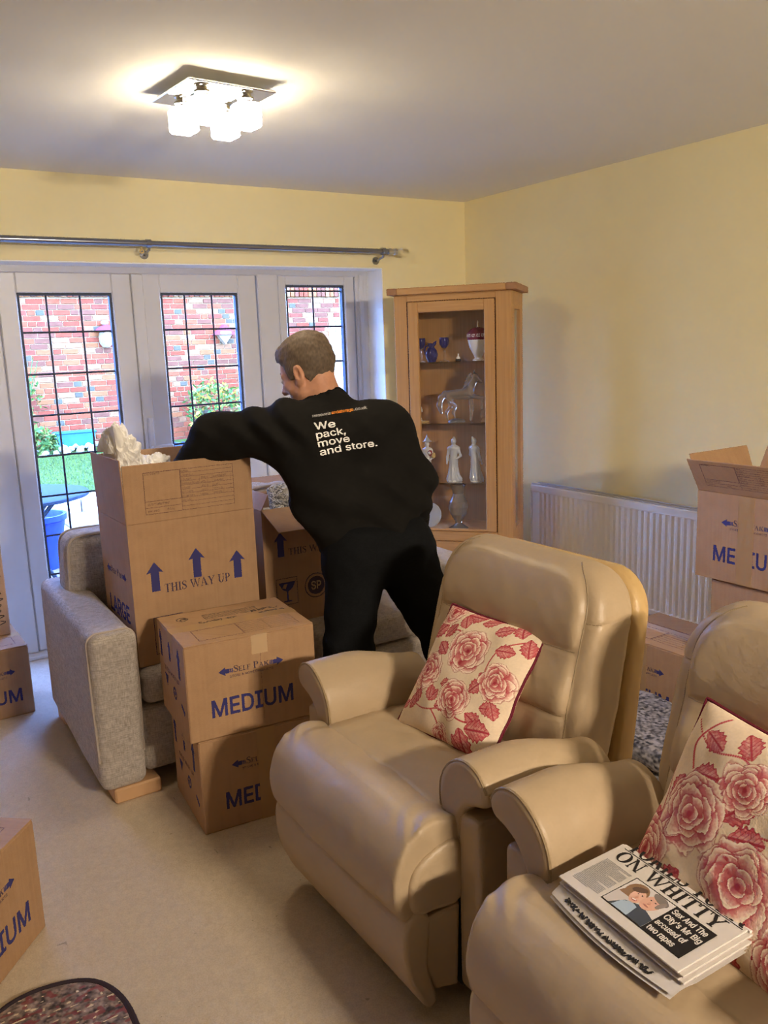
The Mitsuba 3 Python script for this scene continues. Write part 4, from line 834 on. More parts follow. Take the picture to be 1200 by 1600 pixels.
pat1 = ([(.02, .36, .36), (-.62, -.12, .30), (.14, -.40, .29), (.72, .06, .26), (-.75, .88, .24), (.02, -.95, .18)],
        [(-.45, .92, .1, .38), (-.05, .85, .5, .3), (-.9, .4, .9, .36), (-.6, .45, 1.1, .3), (.5, .5, .2, .3), (.75, .8, 2.2, .34), (.95, .55, 1.9, .3), (-.3, -.55, 1.1, .24), (-.15, -.6, .6, .26), (-.55, -.62, 2., .26), (-.72, -.75, 1.3, .26), (.36, -.2, .9, .3), (.45, -.5, -.3, .32), (.5, -.7, .25, .42), (.42, -.72, -1.2, .5), (.3, -.85, -.8, .3), (-.9, -.4, 2.0, .3), (.62, -.35, .3, .28), (-.2, -.25, .4, .2), (.42, .12, -.6, .26), (-.35, .2, 2.6, .3), (-.38, -.3, -1.2, .26), (-.25, .68, 2.3, .3), (.3, .75, .6, .3), (.75, -.2, -1.0, .26), (-.85, -.3, 2.6, .24), (-.95, -.75, .6, .2)],
        [[(-.75, -.6), (-.4, -.68), (-.1, -.6), (.1, -.45)], [(.1, -.5), (.35, -.62), (.55, -.6)], [(-.2, -.65), (-.05, -.8), (0, -.95)], [(-.6, .5), (-.35, .62), (-.2, .5)], [(.5, .1), (.55, .5), (.8, .75)]], 3)
pat2 = ([(.0, .46, .27), (-.40, .0, .36), (.30, -.30, .38), (-.80, -.55, .32), (-.2, -.95, .28), (.75, .35, .32), (.85, -.65, .28), (.55, .9, .26)],
        [(-.6, .35, .2, .34), (-.1, .12, .9, .4), (.05, .02, .3, .36), (-.2, .2, 1.6, .3), (-.25, -.5, -2.2, .34), (-.35, -.58, -1.6, .36), (.05, -.65, -2.4, .34), (.3, -.75, -1.0, .34), (.6, -.6, -.7, .34), (-.45, -.6, -.2, .3), (-.75, .0, 1.3, .3), (-.1, .72, 2.4, .3), (.5, .1, .4, .3), (-.7, .75, -.3, .3), (-.78, -.15, -2.6, .3), (.62, -.1, 1.2, .3), (-.55, -.35, -2.4, .26), (.2, .72, 1.9, .28), (.7, .68, .3, .3)],
        [[(-.9, .8), (-.5, .62), (-.2, .7), (.0, .62)], [(-.62, .38), (-.75, .6), (-.6, .95)], [(-.1, .2), (.2, .15), (.5, .2), (.75, .1)], [(-.95, .3), (-.8, -.1), (-.7, -.3)], [(.2, .75), (.5, .6), (.8, .72)]], 5)
pillow('floral_cushion', (-2.125, -2.69, .634), (.10, -.995, 0), (.595, .05, .80), .365, .375, .062, pat1, 'red floral cushion on the recliner beside the stacked boxes')
pillow('floral_cushion_001', (-2.205, -3.585, .63), (-.18, -.98, 0), (.50, -.06, .85), .43, .41, .065, pat2, 'red floral cushion behind the newspaper on the right recliner')

# ================================================================ folded newspaper
nk = 'newspaper'
tag(nk, 'folded newspaper with a big headline on the right recliner', 'newspaper')
NO = np.array([-2.448, -3.372, .505]); nex = np.array([-.10, -.99, .02]); nex /= np.linalg.norm(nex); ney = np.array([.98, -.10, .10]); ney -= nex*(ney@nex); ney /= np.linalg.norm(ney); nnz = np.cross(nex, ney)
NM = frame(NO, nex, ney, nnz)
def fold_block(L, Wd, z0, th, curl, sheets, y0=0.0, x0=0.):
    ms = []
    for k in range(sheets):
        zc = z0+th*(k+.5)/sheets; t = th/sheets*.42; off = .004*((k*7) % 3-1); 
        prof = [(y0+.003*((k*5) % 3), -t), (Wd-.012, -t), (Wd-.012, t), (y0+.003*((k*5) % 3), t)]
        m = cbox((x0+off, prof[0][0], zc-t), (x0+L+off, Wd-.006, zc+t), .0006); m = m.subdivide_to_size(.03)
        v = m.vertices; v[:, 2] += curl*((v[:, 0]-x0)/L-.4)**2-curl*.1; ms.append(m)
    # rounded spine along the far edge
    a = np.linspace(-math.pi/2, math.pi/2, 14); r = th/2
    p = np.c_[Wd-.008+r*.8*np.cos(a), z0+r+r*np.sin(a)*.98]; pi = np.c_[Wd-.009+r*.5*np.cos(a), z0+r+r*np.sin(a)*.6]
    pol = sg.Polygon(np.vstack([p, pi[::-1]]))
    m = trimesh.creation.extrude_polygon(pol, L, engine='earcut'); m.apply_transform(frame((x0, 0, 0), (0, 1, 0), (0, 0, 1), (1, 0, 0)))
    ms.append(m); return cat(ms)
add(nk+'__section', xf(fold_block(.295, .165, .012, .030, 0, 7), NM), 'm_newspaper')
def lower(s, t): return np.stack([s*.30-.004, -.020-.012*np.sin(s*3.1)+t*.17, .0135+.010*np.sin(np.pi*np.clip(t*3.0, 0, 1))*(1-.6*s)-.016*(1-t)*0], -1)
for kz in (0, 1): add(nk+'__inner_section', xf(sheet(lambda s, t: lower(s, t)-np.array([0, .004*kz, .006*kz])), NM), 'm_newspaper', True)
m = ink(scribble(.03, .001, .22, .010, 40, 6, .0018), np.eye(4))
m = m.subdivide_to_size(.008); v = m.vertices.copy(); s_ = v[:, 0]/.30; m.vertices = np.c_[v[:, 0], -.020-.012*np.sin(s_*3.1)+(v[:, 1]+.004), .0135+.010*np.sin(np.pi*np.clip((v[:, 1]+.004)/.17*3, 0, 1))*(1-.6*s_)+.0016+v[:, 2]]
add(nk+'__small_print', xf(m, NM), 'm_black')
TZ = .0425
FT = NM @ frame((0, 0, TZ), (1, 0, 0), (0, 1, 0), (0, 0, 1))
add(nk+'__headline', ink(serif('ON WHITTY', .016, .116, .030, .248), FT), 'm_black')
hl = serif('TORIES TURN', .012, .153, .034, .272).intersection(R_(0, 0, 1, .171))
add(nk+'__headline', ink(hl, FT), 'm_black')
add(nk+'__rule', ink(R_(.01, .1495, .287, .1503), FT), 'm_black')
PX0, PX1, PY0, PY1 = .088, .272, .022, .108
add(nk+'__picture_border', ink(R_(PX0, PY0, PX1, PY1), FT), 'm_black')
def flat(g, c, z=0.0005):
    m = ink(g, FT @ frame((0, 0, z), (1, 0, 0), (0, 1, 0), (0, 0, 1)), .0003); return m, c
E_ = lambda x, y, a, b, r=0: sa.rotate(sa.scale(sg.Point(x, y).buffer(1, 16), a, b), r)
pic = [(R_(PX0+.002, PY0+.002, .185, PY1-.002), (.62, .58, .57)), (E_(.117, .081, .022, .022), (.24, .14, .08)), (E_(.104, .062, .010, .022, -20), (.24, .14, .08)), (R_(.09, .024, .13, .06), (.55, .50, .48)), (_pg((.105, .024), (.185, .024), (.185, .05), (.15, .062), (.12, .05)), (.05, .06, .08)), (_pg((.112, .024), (.15, .024), (.146, .052), (.13, .056), (.116, .044)), (.35, .45, .58)),
       (E_(.127, .072, .0135, .0185, 12), (.70, .42, .32)), (E_(.155, .078, .017, .022, -14), (.66, .38, .28)), (E_(.160, .0965, .019, .0085, -14), (.20, .17, .15)), (E_(.118, .088, .014, .007, 30), (.12, .07, .05)), (E_(.17, .085, .005, .012, -10), (.25, .2, .17)),
       (E_(.123, .078, .0018, .001), (.05, .03, .03)), (E_(.132, .079, .0018, .001), (.05, .03, .03)), (E_(.129, .0615, .0058, .0026, 8), (.50, .16, .15)), (E_(.129, .062, .0046, .0014, 8), (.9, .86, .82)), (E_(.150, .083, .002, .001), (.05, .03, .03)), (E_(.160, .083, .002, .001), (.05, .03, .03)), (E_(.153, .066, .006, .0014, -5), (.42, .18, .15)), (E_(.1285, .070, .0022, .003), (.62, .34, .26)), (E_(.154, .074, .003, .0035), (.58, .3, .22))]
ms, cs = [], []
for i, (g, c) in enumerate(pic):
    m, c = flat(g.intersection(R_(PX0+.002, PY0+.002, .185, PY1-.002)), c, .0006+.00012*i); ms.append(m); cs.append(np.tile(c, (len(m.vertices), 1)))
add(nk+'__picture', cat(ms), 'm_painted', color=np.vstack(cs))
for i, tx in enumerate(['Sex And The', "City's Mr Big", 'accused of', 'two rapes']):
    add(nk+'__caption', xf(sans(tx, .190, .0885-.0195*i, .0125, [.074, .079, .064, .058][i], True), FT @ frame((0, 0, .0008), (1, 0, 0), (0, 1, 0), (0, 0, 1))), 'm_newspaper')
col = []
for k in range(24): col.append(R_(.012, .020+.0036*k, .012+.066*(1 if k % 7 else .6), .0216+.0036*k))
add(nk+'__text_column', ink(unary_union(col), FT, .0004), 'm_print_grey')

# ================================================================ speckled removal blankets
bl = sg.Polygon(spline([(-3.43, -2.49), (-3.30, -2.40), (-3.17, -2.415), (-3.115, -2.46), (-3.082, -2.56), (-3.085, -2.75), (-3.10, -3.1), (-3.3, -3.25), (-3.7, -3.2), (-3.85, -2.9), (-3.80, -2.75), (-3.60, -2.62)], 80, True))
m = trimesh.creation.extrude_polygon(bl, .014, engine='earcut'); m.apply_translation((0, 0, .001))
tag('felt_blanket', 'speckled brown felt blanket with dark bound edge on the carpet, lower left', 'blanket')
add('felt_blanket__felt', m, 'm_felt')
q = np.array(bl.exterior.coords)[:-1]; add('felt_blanket__binding', tube(np.c_[q, np.full(len(q), .010)], .009, 8, True), 'm_felt_trim', 40)
tag('felt_blanket_001', 'folded grey speckled felt blankets on the floor between the recliners', 'blanket')
for i, (z0, z1) in enumerate(((.0, .085), (.092, .165))):
    add('felt_blanket_001__fold', nets(lambda x, y, z: rbx(x, y, z, (-1.13, -2.50, (z0+z1)/2), (.20, .42, (z1-z0)/2), .03)+.012*nz(x, y, z, 12, 4+i), (-1.36, -2.95, z0-.01), (-.88, -2.05, z1+.02), .012), 'm_felt_grey', 60)

# ================================================================ the garden
BY = 8.0
P3 = lambda px, py, Y: None
struct('ground', box8((-14, .33, -.12), (14, 4.45, -.03)), 'm_slab', label='pale garden patio')
gs = [(-14, 4.45), (14, 4.45), (14, 8.4), (-14, 8.4)]
lawn = trimesh.Trimesh([(-14, 4.9, .10), (14, 4.9, .10), (14, 8.4, .29), (-14, 8.4, .29)], [[0, 1, 2], [0, 2, 3]], process=False)
k = add('lawn', lawn, 'm_lawn'); tag(k, None, None, None, 'structure')
R = np.random.default_rng(4); bl_ = []
N = 9000; gx = R.uniform(-3.2, 3.5, N); gy = R.uniform(4.95, 7.38, N); a = R.uniform(0, 6.3, N); hh = R.uniform(.02, .05, N); gz = .10+(gy-4.9)*.0543
V = np.stack([np.c_[gx-.006*np.cos(a), gy-.006*np.sin(a), gz-.002], np.c_[gx+.006*np.cos(a), gy+.006*np.sin(a), gz-.002], np.c_[gx+R.normal(0, .012, N), gy+R.normal(0, .012, N), gz+hh]], 1).reshape(-1, 3)
k = add('grass', (V, np.arange(3*N).reshape(-1, 3)), 'm_grass'); tag(k, 'short green lawn grass behind the patio', 'grass', None, 'stuff')
tag('patio', None, None, None, 'structure')
for i in range(-5, 4):
    for j in range(7):
        add('patio__paving_slab', cbox((i*.6+.006, .40+j*.58+.006, -.06), (i*.6+.594, .40+(j+1)*.58-.006, -.012+.004*R.uniform(-1, 1)), .006), 'm_slab')
for i in range(-6, 5): add('patio__edging_stone', cbox((i*.75+.008, 4.47, -.06), (i*.75+.742, 4.90, .125), .02), 'm_stone')
# brick wall
tag('garden_wall', 'weathered red brick garden wall behind the lawn', 'brick wall')
add('garden_wall__mortar', box8((-9, BY+.012, .1), (10, BY+.28, 2.45)), 'm_mortar')
Rm = np.array([_r*math.cos(-ROLL)*1, _up, _f]); CU, CR_ = _up, math.cos(ROLL)*_r+math.sin(ROLL)*_u
def pix(P):
    d = np.asarray(P)-EYE; z = d@_f; return 600+FPX*(d@CR_)/z, 800-FPX*(d@CU)/z
def seen(px, py):
    return (22 < px < 178 and 455 < py < 705) or (248 < px < 380 and 455 < py < 645) or (443 < px < 545 and 444 < py < 600)
bricks = []
course, z = 0, .16
while z < 2.30:
    x = -9+(.06 if course % 2 else 0)
    while x < 10:
        L = .215 if R.random() > .28 else .102
        bricks.append((x, z, L)); x += L+.012
    z += .075; course += 1
vis = [b for b in bricks if seen(*pix((b[0]+b[2]/2, BY, b[1]+.03)))]
near = sorted(vis, key=lambda b: abs(b[0]-.3))[:290]; ns = set(near)
tmpl = {}
for L in (.215, .102):
    m = cbox((0, 0, 0), (L, .03, .064), .004); tmpl[L] = mikit.ply(m, None)
def bcol(b):
    u = R.random()
    if b[2] < .2: return 6 if u < .3 else int(R.integers(0, 6))
    if b[0] > 2.3: return [5, 2, 4, 0][int(u*4)]
    return [0, 1, 2, 3, 0, 1, 4, 5][int(u*8)]
rest = [[] for _ in range(7)]
for b in bricks:
    c = bcol(b); dy = R.uniform(-.003, .004)
    if b in ns:
        n = len([1 for _ in ()]); 
        key = 'garden_wall__brick'; i = getattr(bcol, 'n', 0); bcol.n = i+1
        scene[key if i == 0 else f'{key}_{i:03d}'] = {**tmpl[b[2]], 'bsdf': {'type': 'ref', 'id': f'm_brick_{c}'}, 'to_world': T4().translate([b[0], BY+dy, b[1]])}
    else: rest[c].append(box8((b[0], BY+dy, b[1]), (b[0]+b[2], BY+.03, b[1]+.064)))
for c in range(7):
    if rest[c]:
        k = add('garden_wall__outer_bricks', cat(rest[c]), f'm_brick_{c}'); tag(k, None, None, None, 'stuff')
cop = [[] for _ in range(4)]
for i in range(240): cop[int(R.integers(0, 4))].append(cbox((-9+i*.079, BY-.045, 2.352+.003*R.uniform(-1, 1)), (-9+i*.079+.066, BY+.3, 2.53), .006))
for c in range(4):
    k = add('garden_wall__coping', cat(cop[c]), f'm_brick_{[0, 3, 4, 5][c]}'); tag(k, None, None, None, 'stuff')
# things on and at the wall
bx_, bz_ = -.165, 1.79
tag('bird_box', 'cream bird box with a round hole and pink roof on the brick wall', 'bird box')
m = lathe([(0, 0), (.05, 0), (.085, .05), (.095, .13), (.08, .2), (0, .23)], 28); m.vertices[:, 1] = np.clip(m.vertices[:, 1], -1, .03)
add('bird_box__body', m.apply_translation((bx_, BY-.04, bz_-.13)), 'm_birdbox', 40)
add('bird_box__hole', lathe([(0, 0), (.055, 0), (.055, .012), (.065, .012), (.065, 0), (.07, .006), (0, .006)], 28).apply_transform(frame((bx_+.005, BY-.13, bz_+.01), (1, 0, 0), (0, 0, 1), (0, -1, 0))), 'm_porcelain_gold')
add('bird_box__roof', xf(trimesh.creation.extrude_polygon(_pg((-.14, 0), (.14, 0), (.09, .05), (0, .09), (-.09, .05)), .16, engine='earcut'), frame((bx_, BY-.0, bz_+.09), (1, 0, 0), (0, 0, 1), (0, -1, 0))), 'm_birdbox_roof')
add('bird_box__peak', xf(cbox((-.05, .085, .02), (.05, .14, .1), .02), frame((bx_, BY-.0, bz_+.09), (1, 0, 0), (0, 0, 1), (0, -1, 0))), 'm_birdbox')
ox, oz = 1.60, 1.80
tag('bird_feeder', 'small pink roofed wall feeder hanging point down on the brick wall', 'bird feeder')
add('bird_feeder__roof', xf(trimesh.creation.extrude_polygon(_pg((-.17, 0), (.17, 0), (.0, .15)), .14, engine='earcut'), frame((ox, BY, oz-.01), (1, 0, 0), (0, 0, 1), (0, -1, 0))), 'm_birdbox_roof')
add('bird_feeder__body', xf(trimesh.creation.extrude_polygon(_pg((-.11, 0), (.11, 0), (0, -.14)), .11, engine='earcut'), frame((ox, BY, oz-.01), (1, 0, 0), (0, 0, 1), (0, -1, 0))), 'm_birdbox')
add('bird_feeder__perch', cbox((ox-.10, BY-.15, oz-.016), (ox+.10, BY-.02, oz+.05), .02), 'm_birdbox')
tag('trough', 'teal planter trough at the foot of the brick wall', 'planter')
add('trough__body', xf(trimesh.creation.extrude_polygon(_pg((-.23, 0), (.23, 0), (.26, .2), (-.26, .2)), .22, engine='earcut'), frame((-.745, BY-.03, .315), (1, 0, 0), (0, 0, 1), (0, -1, 0))), 'm_trough')
add('trough__rim', cbox((-1.02, BY-.27, .505), (-.47, BY-.015, .53), .008), 'm_trough')
for i in range(13):
    for j in range(3):
        x = -1.38+i*.15+.06*(j % 2)+R.uniform(-.02, .02); y = BY-.50+.125*j+R.uniform(-.01, .01); r = R.uniform(.048, .06)
        d_ = R.normal(size=(22, 3)); d_ /= np.linalg.norm(d_, axis=1, keepdims=True)
        k = add('white_stone', trimesh.convex.convex_hull(d_*[r*1.05, r*.9, r*.8]+[x, y, .27+.02*j+r*.35]), 'm_stone'); tag(k, 'white rounded stone in the bed under the teal planter', 'stone', 'white stones along the wall')
def plant(key, c, rad, n, ls, mts, label, tall=1., y_flat=.5):
    tag(key, label, 'plant')
    Vs = [[] for _ in mts]
    for k in range(n):
        d = R.normal(size=3); d /= np.linalg.norm(d); p = np.array(c)+d*rad*R.uniform(.35, 1)**.5*np.array([1, y_flat, tall])
        if p[2] < .28: p[2] = .28+abs(p[2]-.28)*.3
        a = R.normal(size=3); a /= np.linalg.norm(a); b = np.cross(a, R.normal(size=3)); b /= np.linalg.norm(b)
        L = ls*R.uniform(.6, 1.3); w = L*.5
        Vs[int(R.random()**1.6*len(mts))].append([p, p+a*L*.5+b*w*.5, p+a*L, p+a*L*.5-b*w*.5])
    st = []
    for k in range(7):
        e = np.array(c)+R.normal(size=3)*rad*.45*np.array([1, y_flat, tall]); e[2] = max(e[2], .4); st.append(tube([(c[0], c[1], .25), ((c[0]+e[0])/2, (c[1]+e[1])/2, .25+(e[2]-.25)*.55), e], [.012, .008, .004], 5))
    add(key+'__stem', cat(st), 'm_leaf')
    for i, mt in enumerate(mts):
        if Vs[i]:
            v = np.array(Vs[i]).reshape(-1, 3); f = np.arange(len(v)).reshape(-1, 4)
            kk = add(key+'__foliage', (v, f), mt); tag(kk, None, None, None, 'stuff')
plant('flowering_shrub', (1.22, BY-.45, .70), .46, 900, .09, ['m_leaf', 'm_leaf_light', 'm_leaf_yellow'], 'yellow flowered green shrub seen through the right patio door', 1.0)
plant('climbing_shrub', (-1.50, BY-.25, 1.02), .36, 240, .085, ['m_leaf', 'm_leaf_light'], 'sparse climbing shrub on the wall at the left of the left door pane', 1.5, .3)
plant('leafy_plant', (-1.30, BY-.4, .42), .26, 380, .10, ['m_leaf', 'm_leaf_light'], 'low leafy plant left of the teal planter', .8)
# timber fence panel
fk = 'fence_panel'; tag(fk, 'pale timber fence panel of horizontal slats beside the side window', 'fence')
fx0, fx1, fy = 2.36, 4.2, 6.0
for x in (fx0, fx1-.05): add(fk+'__post', cbox((x, fy-.02, 0), (x+.07, fy+.05, 1.95), .006), 'm_fence')
add(fk+'__top_rail', cbox((fx0, fy-.03, 1.90), (fx1, fy+.06, 1.945), .006), 'm_fence')
for k in range(13): add(fk+'__slat', xf(cbox((fx0+.07, -.008, -.065), (fx1, .008, .065), .003), frame((0, fy, .3+k*.128), (1, 0, 0), (0, 1, .25), (0, -.25, 1))), 'm_fence')
# patio table, chair and pot
tag('patio_table', 'round dark metal patio table outside the left patio door', 'table')
tc = np.array([-2.62, 1.15, -.012])
add('patio_table__top', lathe([(0, .70), (.40, .70), (.425, .706), (.425, .722), (.415, .728), (0, .728)], 48, tc), 'm_table', 40)
for k in range(4):
    a = k*math.pi/2+.6; c, s = math.cos(a), math.sin(a)
    add('patio_table__leg', tube([tc+np.array([.30*c, .30*s, .70]), tc+np.array([-.12*c, -.12*s, .30]), tc+np.array([-.34*c, -.34*s, .012])], .013, 8), 'm_table', 40)
tag('patio_chair', 'metal garden chair with a curved arm behind the patio table', 'chair')
cc = np.array([-1.66, 1.75, -.012])
Q = lambda x, y, z: cc+np.array([y, -x, z])
add('patio_chair__seat', cbox(Q(-.22, -.22, .41), Q(.22, .22, .44), .012), 'm_table')
for s in (-1, 1):
    add('patio_chair__arm', tube(spline([Q(s*.24, -.22, .012), Q(s*.24, -.22, .48), Q(s*.24, -.19, .60), Q(s*.24, -.10, .645), Q(s*.24, .2, .65)], 40), .013, 8), 'm_table', 40)
    add('patio_chair__leg', tube([Q(s*.22, .22, .012), Q(s*.22, .20, .5), Q(s*.21, .26, .92)], .013, 8), 'm_table', 40)
for k in range(8): add('patio_chair__back_slat', box8(Q(-.2, .235+.002*k, .52+.05*k), Q(.2, .245+.002*k, .555+.05*k)), 'm_table')
tag('blue_pot', 'bright blue glazed plant pot under the patio table', 'pot')
pc = np.array([-2.33, 2.2, -.012])
add('blue_pot__body', lathe([(0, 0), (.12, 0), (.19, .36), (.205, .37), (.205, .41), (.18, .41), (.17, .36), (0, .35)], 36, pc), 'm_pot', 40)
add('blue_pot__soil', lathe([(0, .352), (.169, .352), (.1, .375), (0, .38)], 20, pc), 'm_dark')

# ================================================================ the man
pk = 'person'
tag(pk, 'man in a black sweatshirt leaning over to pack the tall box, seen from behind', 'person')
RH, FH, UZ = np.array([.845, -.535, 0]), np.array([.535, .845, 0]), np.array([0, 0, 1.])
HC = np.array([-2.047, -1.685, 1.455])
th, pit, rollh = math.radians(24), math.radians(20), math.radians(0)
fw = -math.cos(th)*RH+math.sin(th)*FH
HF = math.cos(pit)*fw-math.sin(pit)*UZ; HU = math.sin(pit)*fw+math.cos(pit)*UZ; HL = np.cross(HU, HF)
def loc(x, y, z):
    a, b, c = x-HC[0], y-HC[1], z-HC[2]
    return (a*HF[0]+b*HF[1]+c*HF[2], a*HL[0]+b*HL[1]+c*HL[2], a*HU[0]+b*HU[1]+c*HU[2])
def skull(f, l, u): return smin(ell(f, l, u, (-.012, 0, .03), (.098, .078, .092)), ell(f, l, u, (.02, 0, -.02), (.078, .068, .085)), .03)
def head_sdf(f, l, u):
    L = np.abs(l)
    d = skull(f, l, u)
    d = smin(d, cap(f, L, u, (.015, .05, -.07), (.072, .012, -.105), .028, .024), .03)      # jaw
    d = smin(d, cap(f, l, u, (.03, 0, -.07), (.076, 0, -.098), .036, .022), .025)
    d = smin(d, cap(f, L, u, (.078, .012, .012), (.068, .045, .010), .014, .012), .012)      # brow
    d = smin(d, cap(f, l, u, (.090, 0, .005), (.113, 0, -.036), .009, .013), .010)           # nose
    d = smin(d, cap(f, L, u, (.098, .010, -.040), (.09, .012, -.04), .010), .008)
    d = smin(d, cap(f, L, u, (.066, .042, -.03), (.05, .05, -.045), .018), .02)              # cheek
    d = smin(d, cap(f, L, u, (.089, 0, -.064), (.078, .02, -.064), .008), .006)              # lips
    d = smin(d, cap(f, L, u, (.087, 0, -.076), (.076, .016, -.076), .008), .006)
    d = smax(d, -ell(f, L, u, (.094, .032, -.005), (.014, .016, .010)), .010)                # eye sockets
    e = ell(f, L, u, (-.008, .082, -.012), (.020, .010, .034))                                # ears
    e = smax(e, -ell(f, L, u, (-.006, .094, -.008), (.010, .012, .020)), .005)
    e = smin(e, ell(f, L, u, (.004, .076, -.040), (.011, .008, .012)), .008)
    d = smin(d, e, .008)
    return d
NB = np.array([-2.01, -1.745, 1.33])
def neck_sdf(x, y, z):
    return cap(x, y, z, HC-.03*HF-.045*HU, NB, .058, .068)
def finger_chain(w, dirs):  # palm plus five bent fingers
    pass
def hand(x, y, z, wr, fwd, side):
    fwd = np.array(fwd, float); fwd /= np.linalg.norm(fwd); side = np.array(side, float); side -= fwd*(side@fwd); side /= np.linalg.norm(side); nn = np.cross(fwd, side)
    wr = np.array(wr, float); P = lambda a, b, c: wr+fwd*a+side*b+nn*c
    d = smin(cap(x, y, z, P(0, 0, 0), P(.02, 0, 0), .026, .03), cap(x, y, z, P(.03, -.025, 0), P(.085, -.03, 0), .017), .02)
    d = smin(d, cap(x, y, z, P(.03, .02, 0), P(.085, .03, 0), .017), .02); d = smin(d, cap(x, y, z, P(.03, 0, 0), P(.09, 0, 0), .018), .02)
    for b, L in ((-.033, .072), (-.012, .082), (.010, .076), (.031, .060)):
        k0, k1, k2, k3 = P(.085, b, 0), P(.085+L*.45, b*1.08, -.006), P(.085+L*.78, b*1.1, -.022), P(.085+L*.92, b*1.1, -.042)
        for p, q, r0, r1 in ((k0, k1, .0095, .009), (k1, k2, .009, .008), (k2, k3, .008, .007)): d = smin(d, cap(x, y, z, p, q, r0, r1), .005)
    t0, t1, t2 = P(.02, -.03, -.005), P(.055, -.062, -.015), P(.09, -.064, -.026)
    d = smin(d, smin(cap(x, y, z, t0, t1, .014, .011), cap(x, y, z, t1, t2, .011, .009), .005), .01)
    return d
J = dict(shL=(-2.13, -1.713, 1.25), elL=(-2.344, -1.508, 1.236), wrL=(-2.447, -1.424, 1.108), tL0=(-2.105, -1.757, 1.18), tL1=(-2.014, -1.895, .845), tR0=(-1.872, -1.838, 1.18), tR1=(-1.868, -1.921, .837),
         shR=(-1.845, -1.845, 1.235), elR=(-1.762, -1.915, 1.05), wrR=(-1.70, -1.83, .90), hipL=(-2.016, -1.915, .79), knL=(-2.085, -1.955, .49), ftL=(-2.07, -1.93, .08), hipR=(-1.840, -1.945, .79), knR=(-1.70, -2.015, .455), ftR=(-1.60, -2.06, .08))
J = {k: np.array(v) for k, v in J.items()}
def torso(x, y, z, g=0.):
    d = smin(cap(x, y, z, J['tL0'], J['tL1'], .122+g, .108+g), cap(x, y, z, J['tR0'], J['tR1'], .118+g, .112+g), .10)
    d = smin(d, cap(x, y, z, J['shL'], J['shR'], .095+g, .095+g), .08)
    return d
def body(x, y, z):
    d = smin(torso(x, y, z, -.03), neck_sdf(x, y, z), .04)
    for a, b, c in (('shL', 'elL', 'wrL'), ('shR', 'elR', 'wrR')):
        d = smin(d, cap(x, y, z, J[a], J[b], .062, .046), .03); d = smin(d, cap(x, y, z, J[b], J[c], .046, .030), .02)
    for a, b, c in (('hipL', 'knL', 'ftL'), ('hipR', 'knR', 'ftR')):
        d = smin(d, cap(x, y, z, J[a], J[b], .080, .055), .05); d = smin(d, cap(x, y, z, J[b], J[c], .055, .04), .03)
    d = smin(d, hand(x, y, z, J['wrL'], J['wrL']-J['elL']+np.array([0, 0, -.06]), (.5, -.6, .3)), .015)
    d = smin(d, hand(x, y, z, J['wrR'], J['wrR']-J['elR'], (.3, .8, .2)), .015)
    return d
def head_all(x, y, z):
    return smin(smin(head_sdf(*loc(x, y, z)), neck_sdf(x, y, z), .02), torso(x, y, z, -.03), .03)
ZC = 1.315
hm = nets(head_all, (HC[0]-.16, HC[1]-.16, ZC), (HC[0]+.16, HC[1]+.16, 1.63), .0042)
bm = nets(lambda x, y, z: smax(body(x, y, z), z-ZC-.03, .002), (-2.62, -2.2, 0.02), (-1.5, -1.3, 1.36), .0115, 1)
add(pk+'__body', cat([hm, bm]), 'm_skin', 70)
# hair
def hair_sdf(x, y, z):
    f, l, u = loc(x, y, z); L = np.abs(l)
    d = skull(f, l, u)-.006-.010*np.clip((u-.045)/.06, 0, 1)-.005*np.clip((f-.03)/.05, 0, 1)*np.clip((u-.05)/.03, 0, 1)
    d = d+.005*(meshkit.noise(np.stack([f*40+0*(l+u), l*70+0*(f+u), u*60+0*(f+l)], -1), 3)-.5)
    line = np.interp(f, [-.12, -.055, -.03, -.016, .0, .012, .035, .050, .066, .09, .12], [-.058, -.058, -.050, -.010, .022, -.020, -.018, .035, .058, .066, .07])
    return smax(d, line-u, .006)
add(pk+'__hair', nets(hair_sdf, (HC[0]-.15, HC[1]-.15, HC[2]-.14), (HC[0]+.15, HC[1]+.15, HC[2]+.16), .0042), 'm_hair', 70)
for s in (-1, 1):
    e = HC+HF*.084+HL*.033*s-HU*.004
    k = add(pk+'__eye', trimesh.creation.icosphere(2, .0115).apply_translation(e), 'm_print_white', True)
    add(k+'__pupil', trimesh.creation.icosphere(2, .006).apply_translation(e+HF*.0068), 'm_eye', True)
    b = [HC+HF*(.090-.012*t)+HL*s*(.012+.036*t)+HU*(.020+.006*math.sin(3*t)) for t in np.linspace(0, 1, 10)]
    add(pk+'__eyebrow', tube(b, [.002]+[.004]*8+[.0015], 6), 'm_hair', 40)
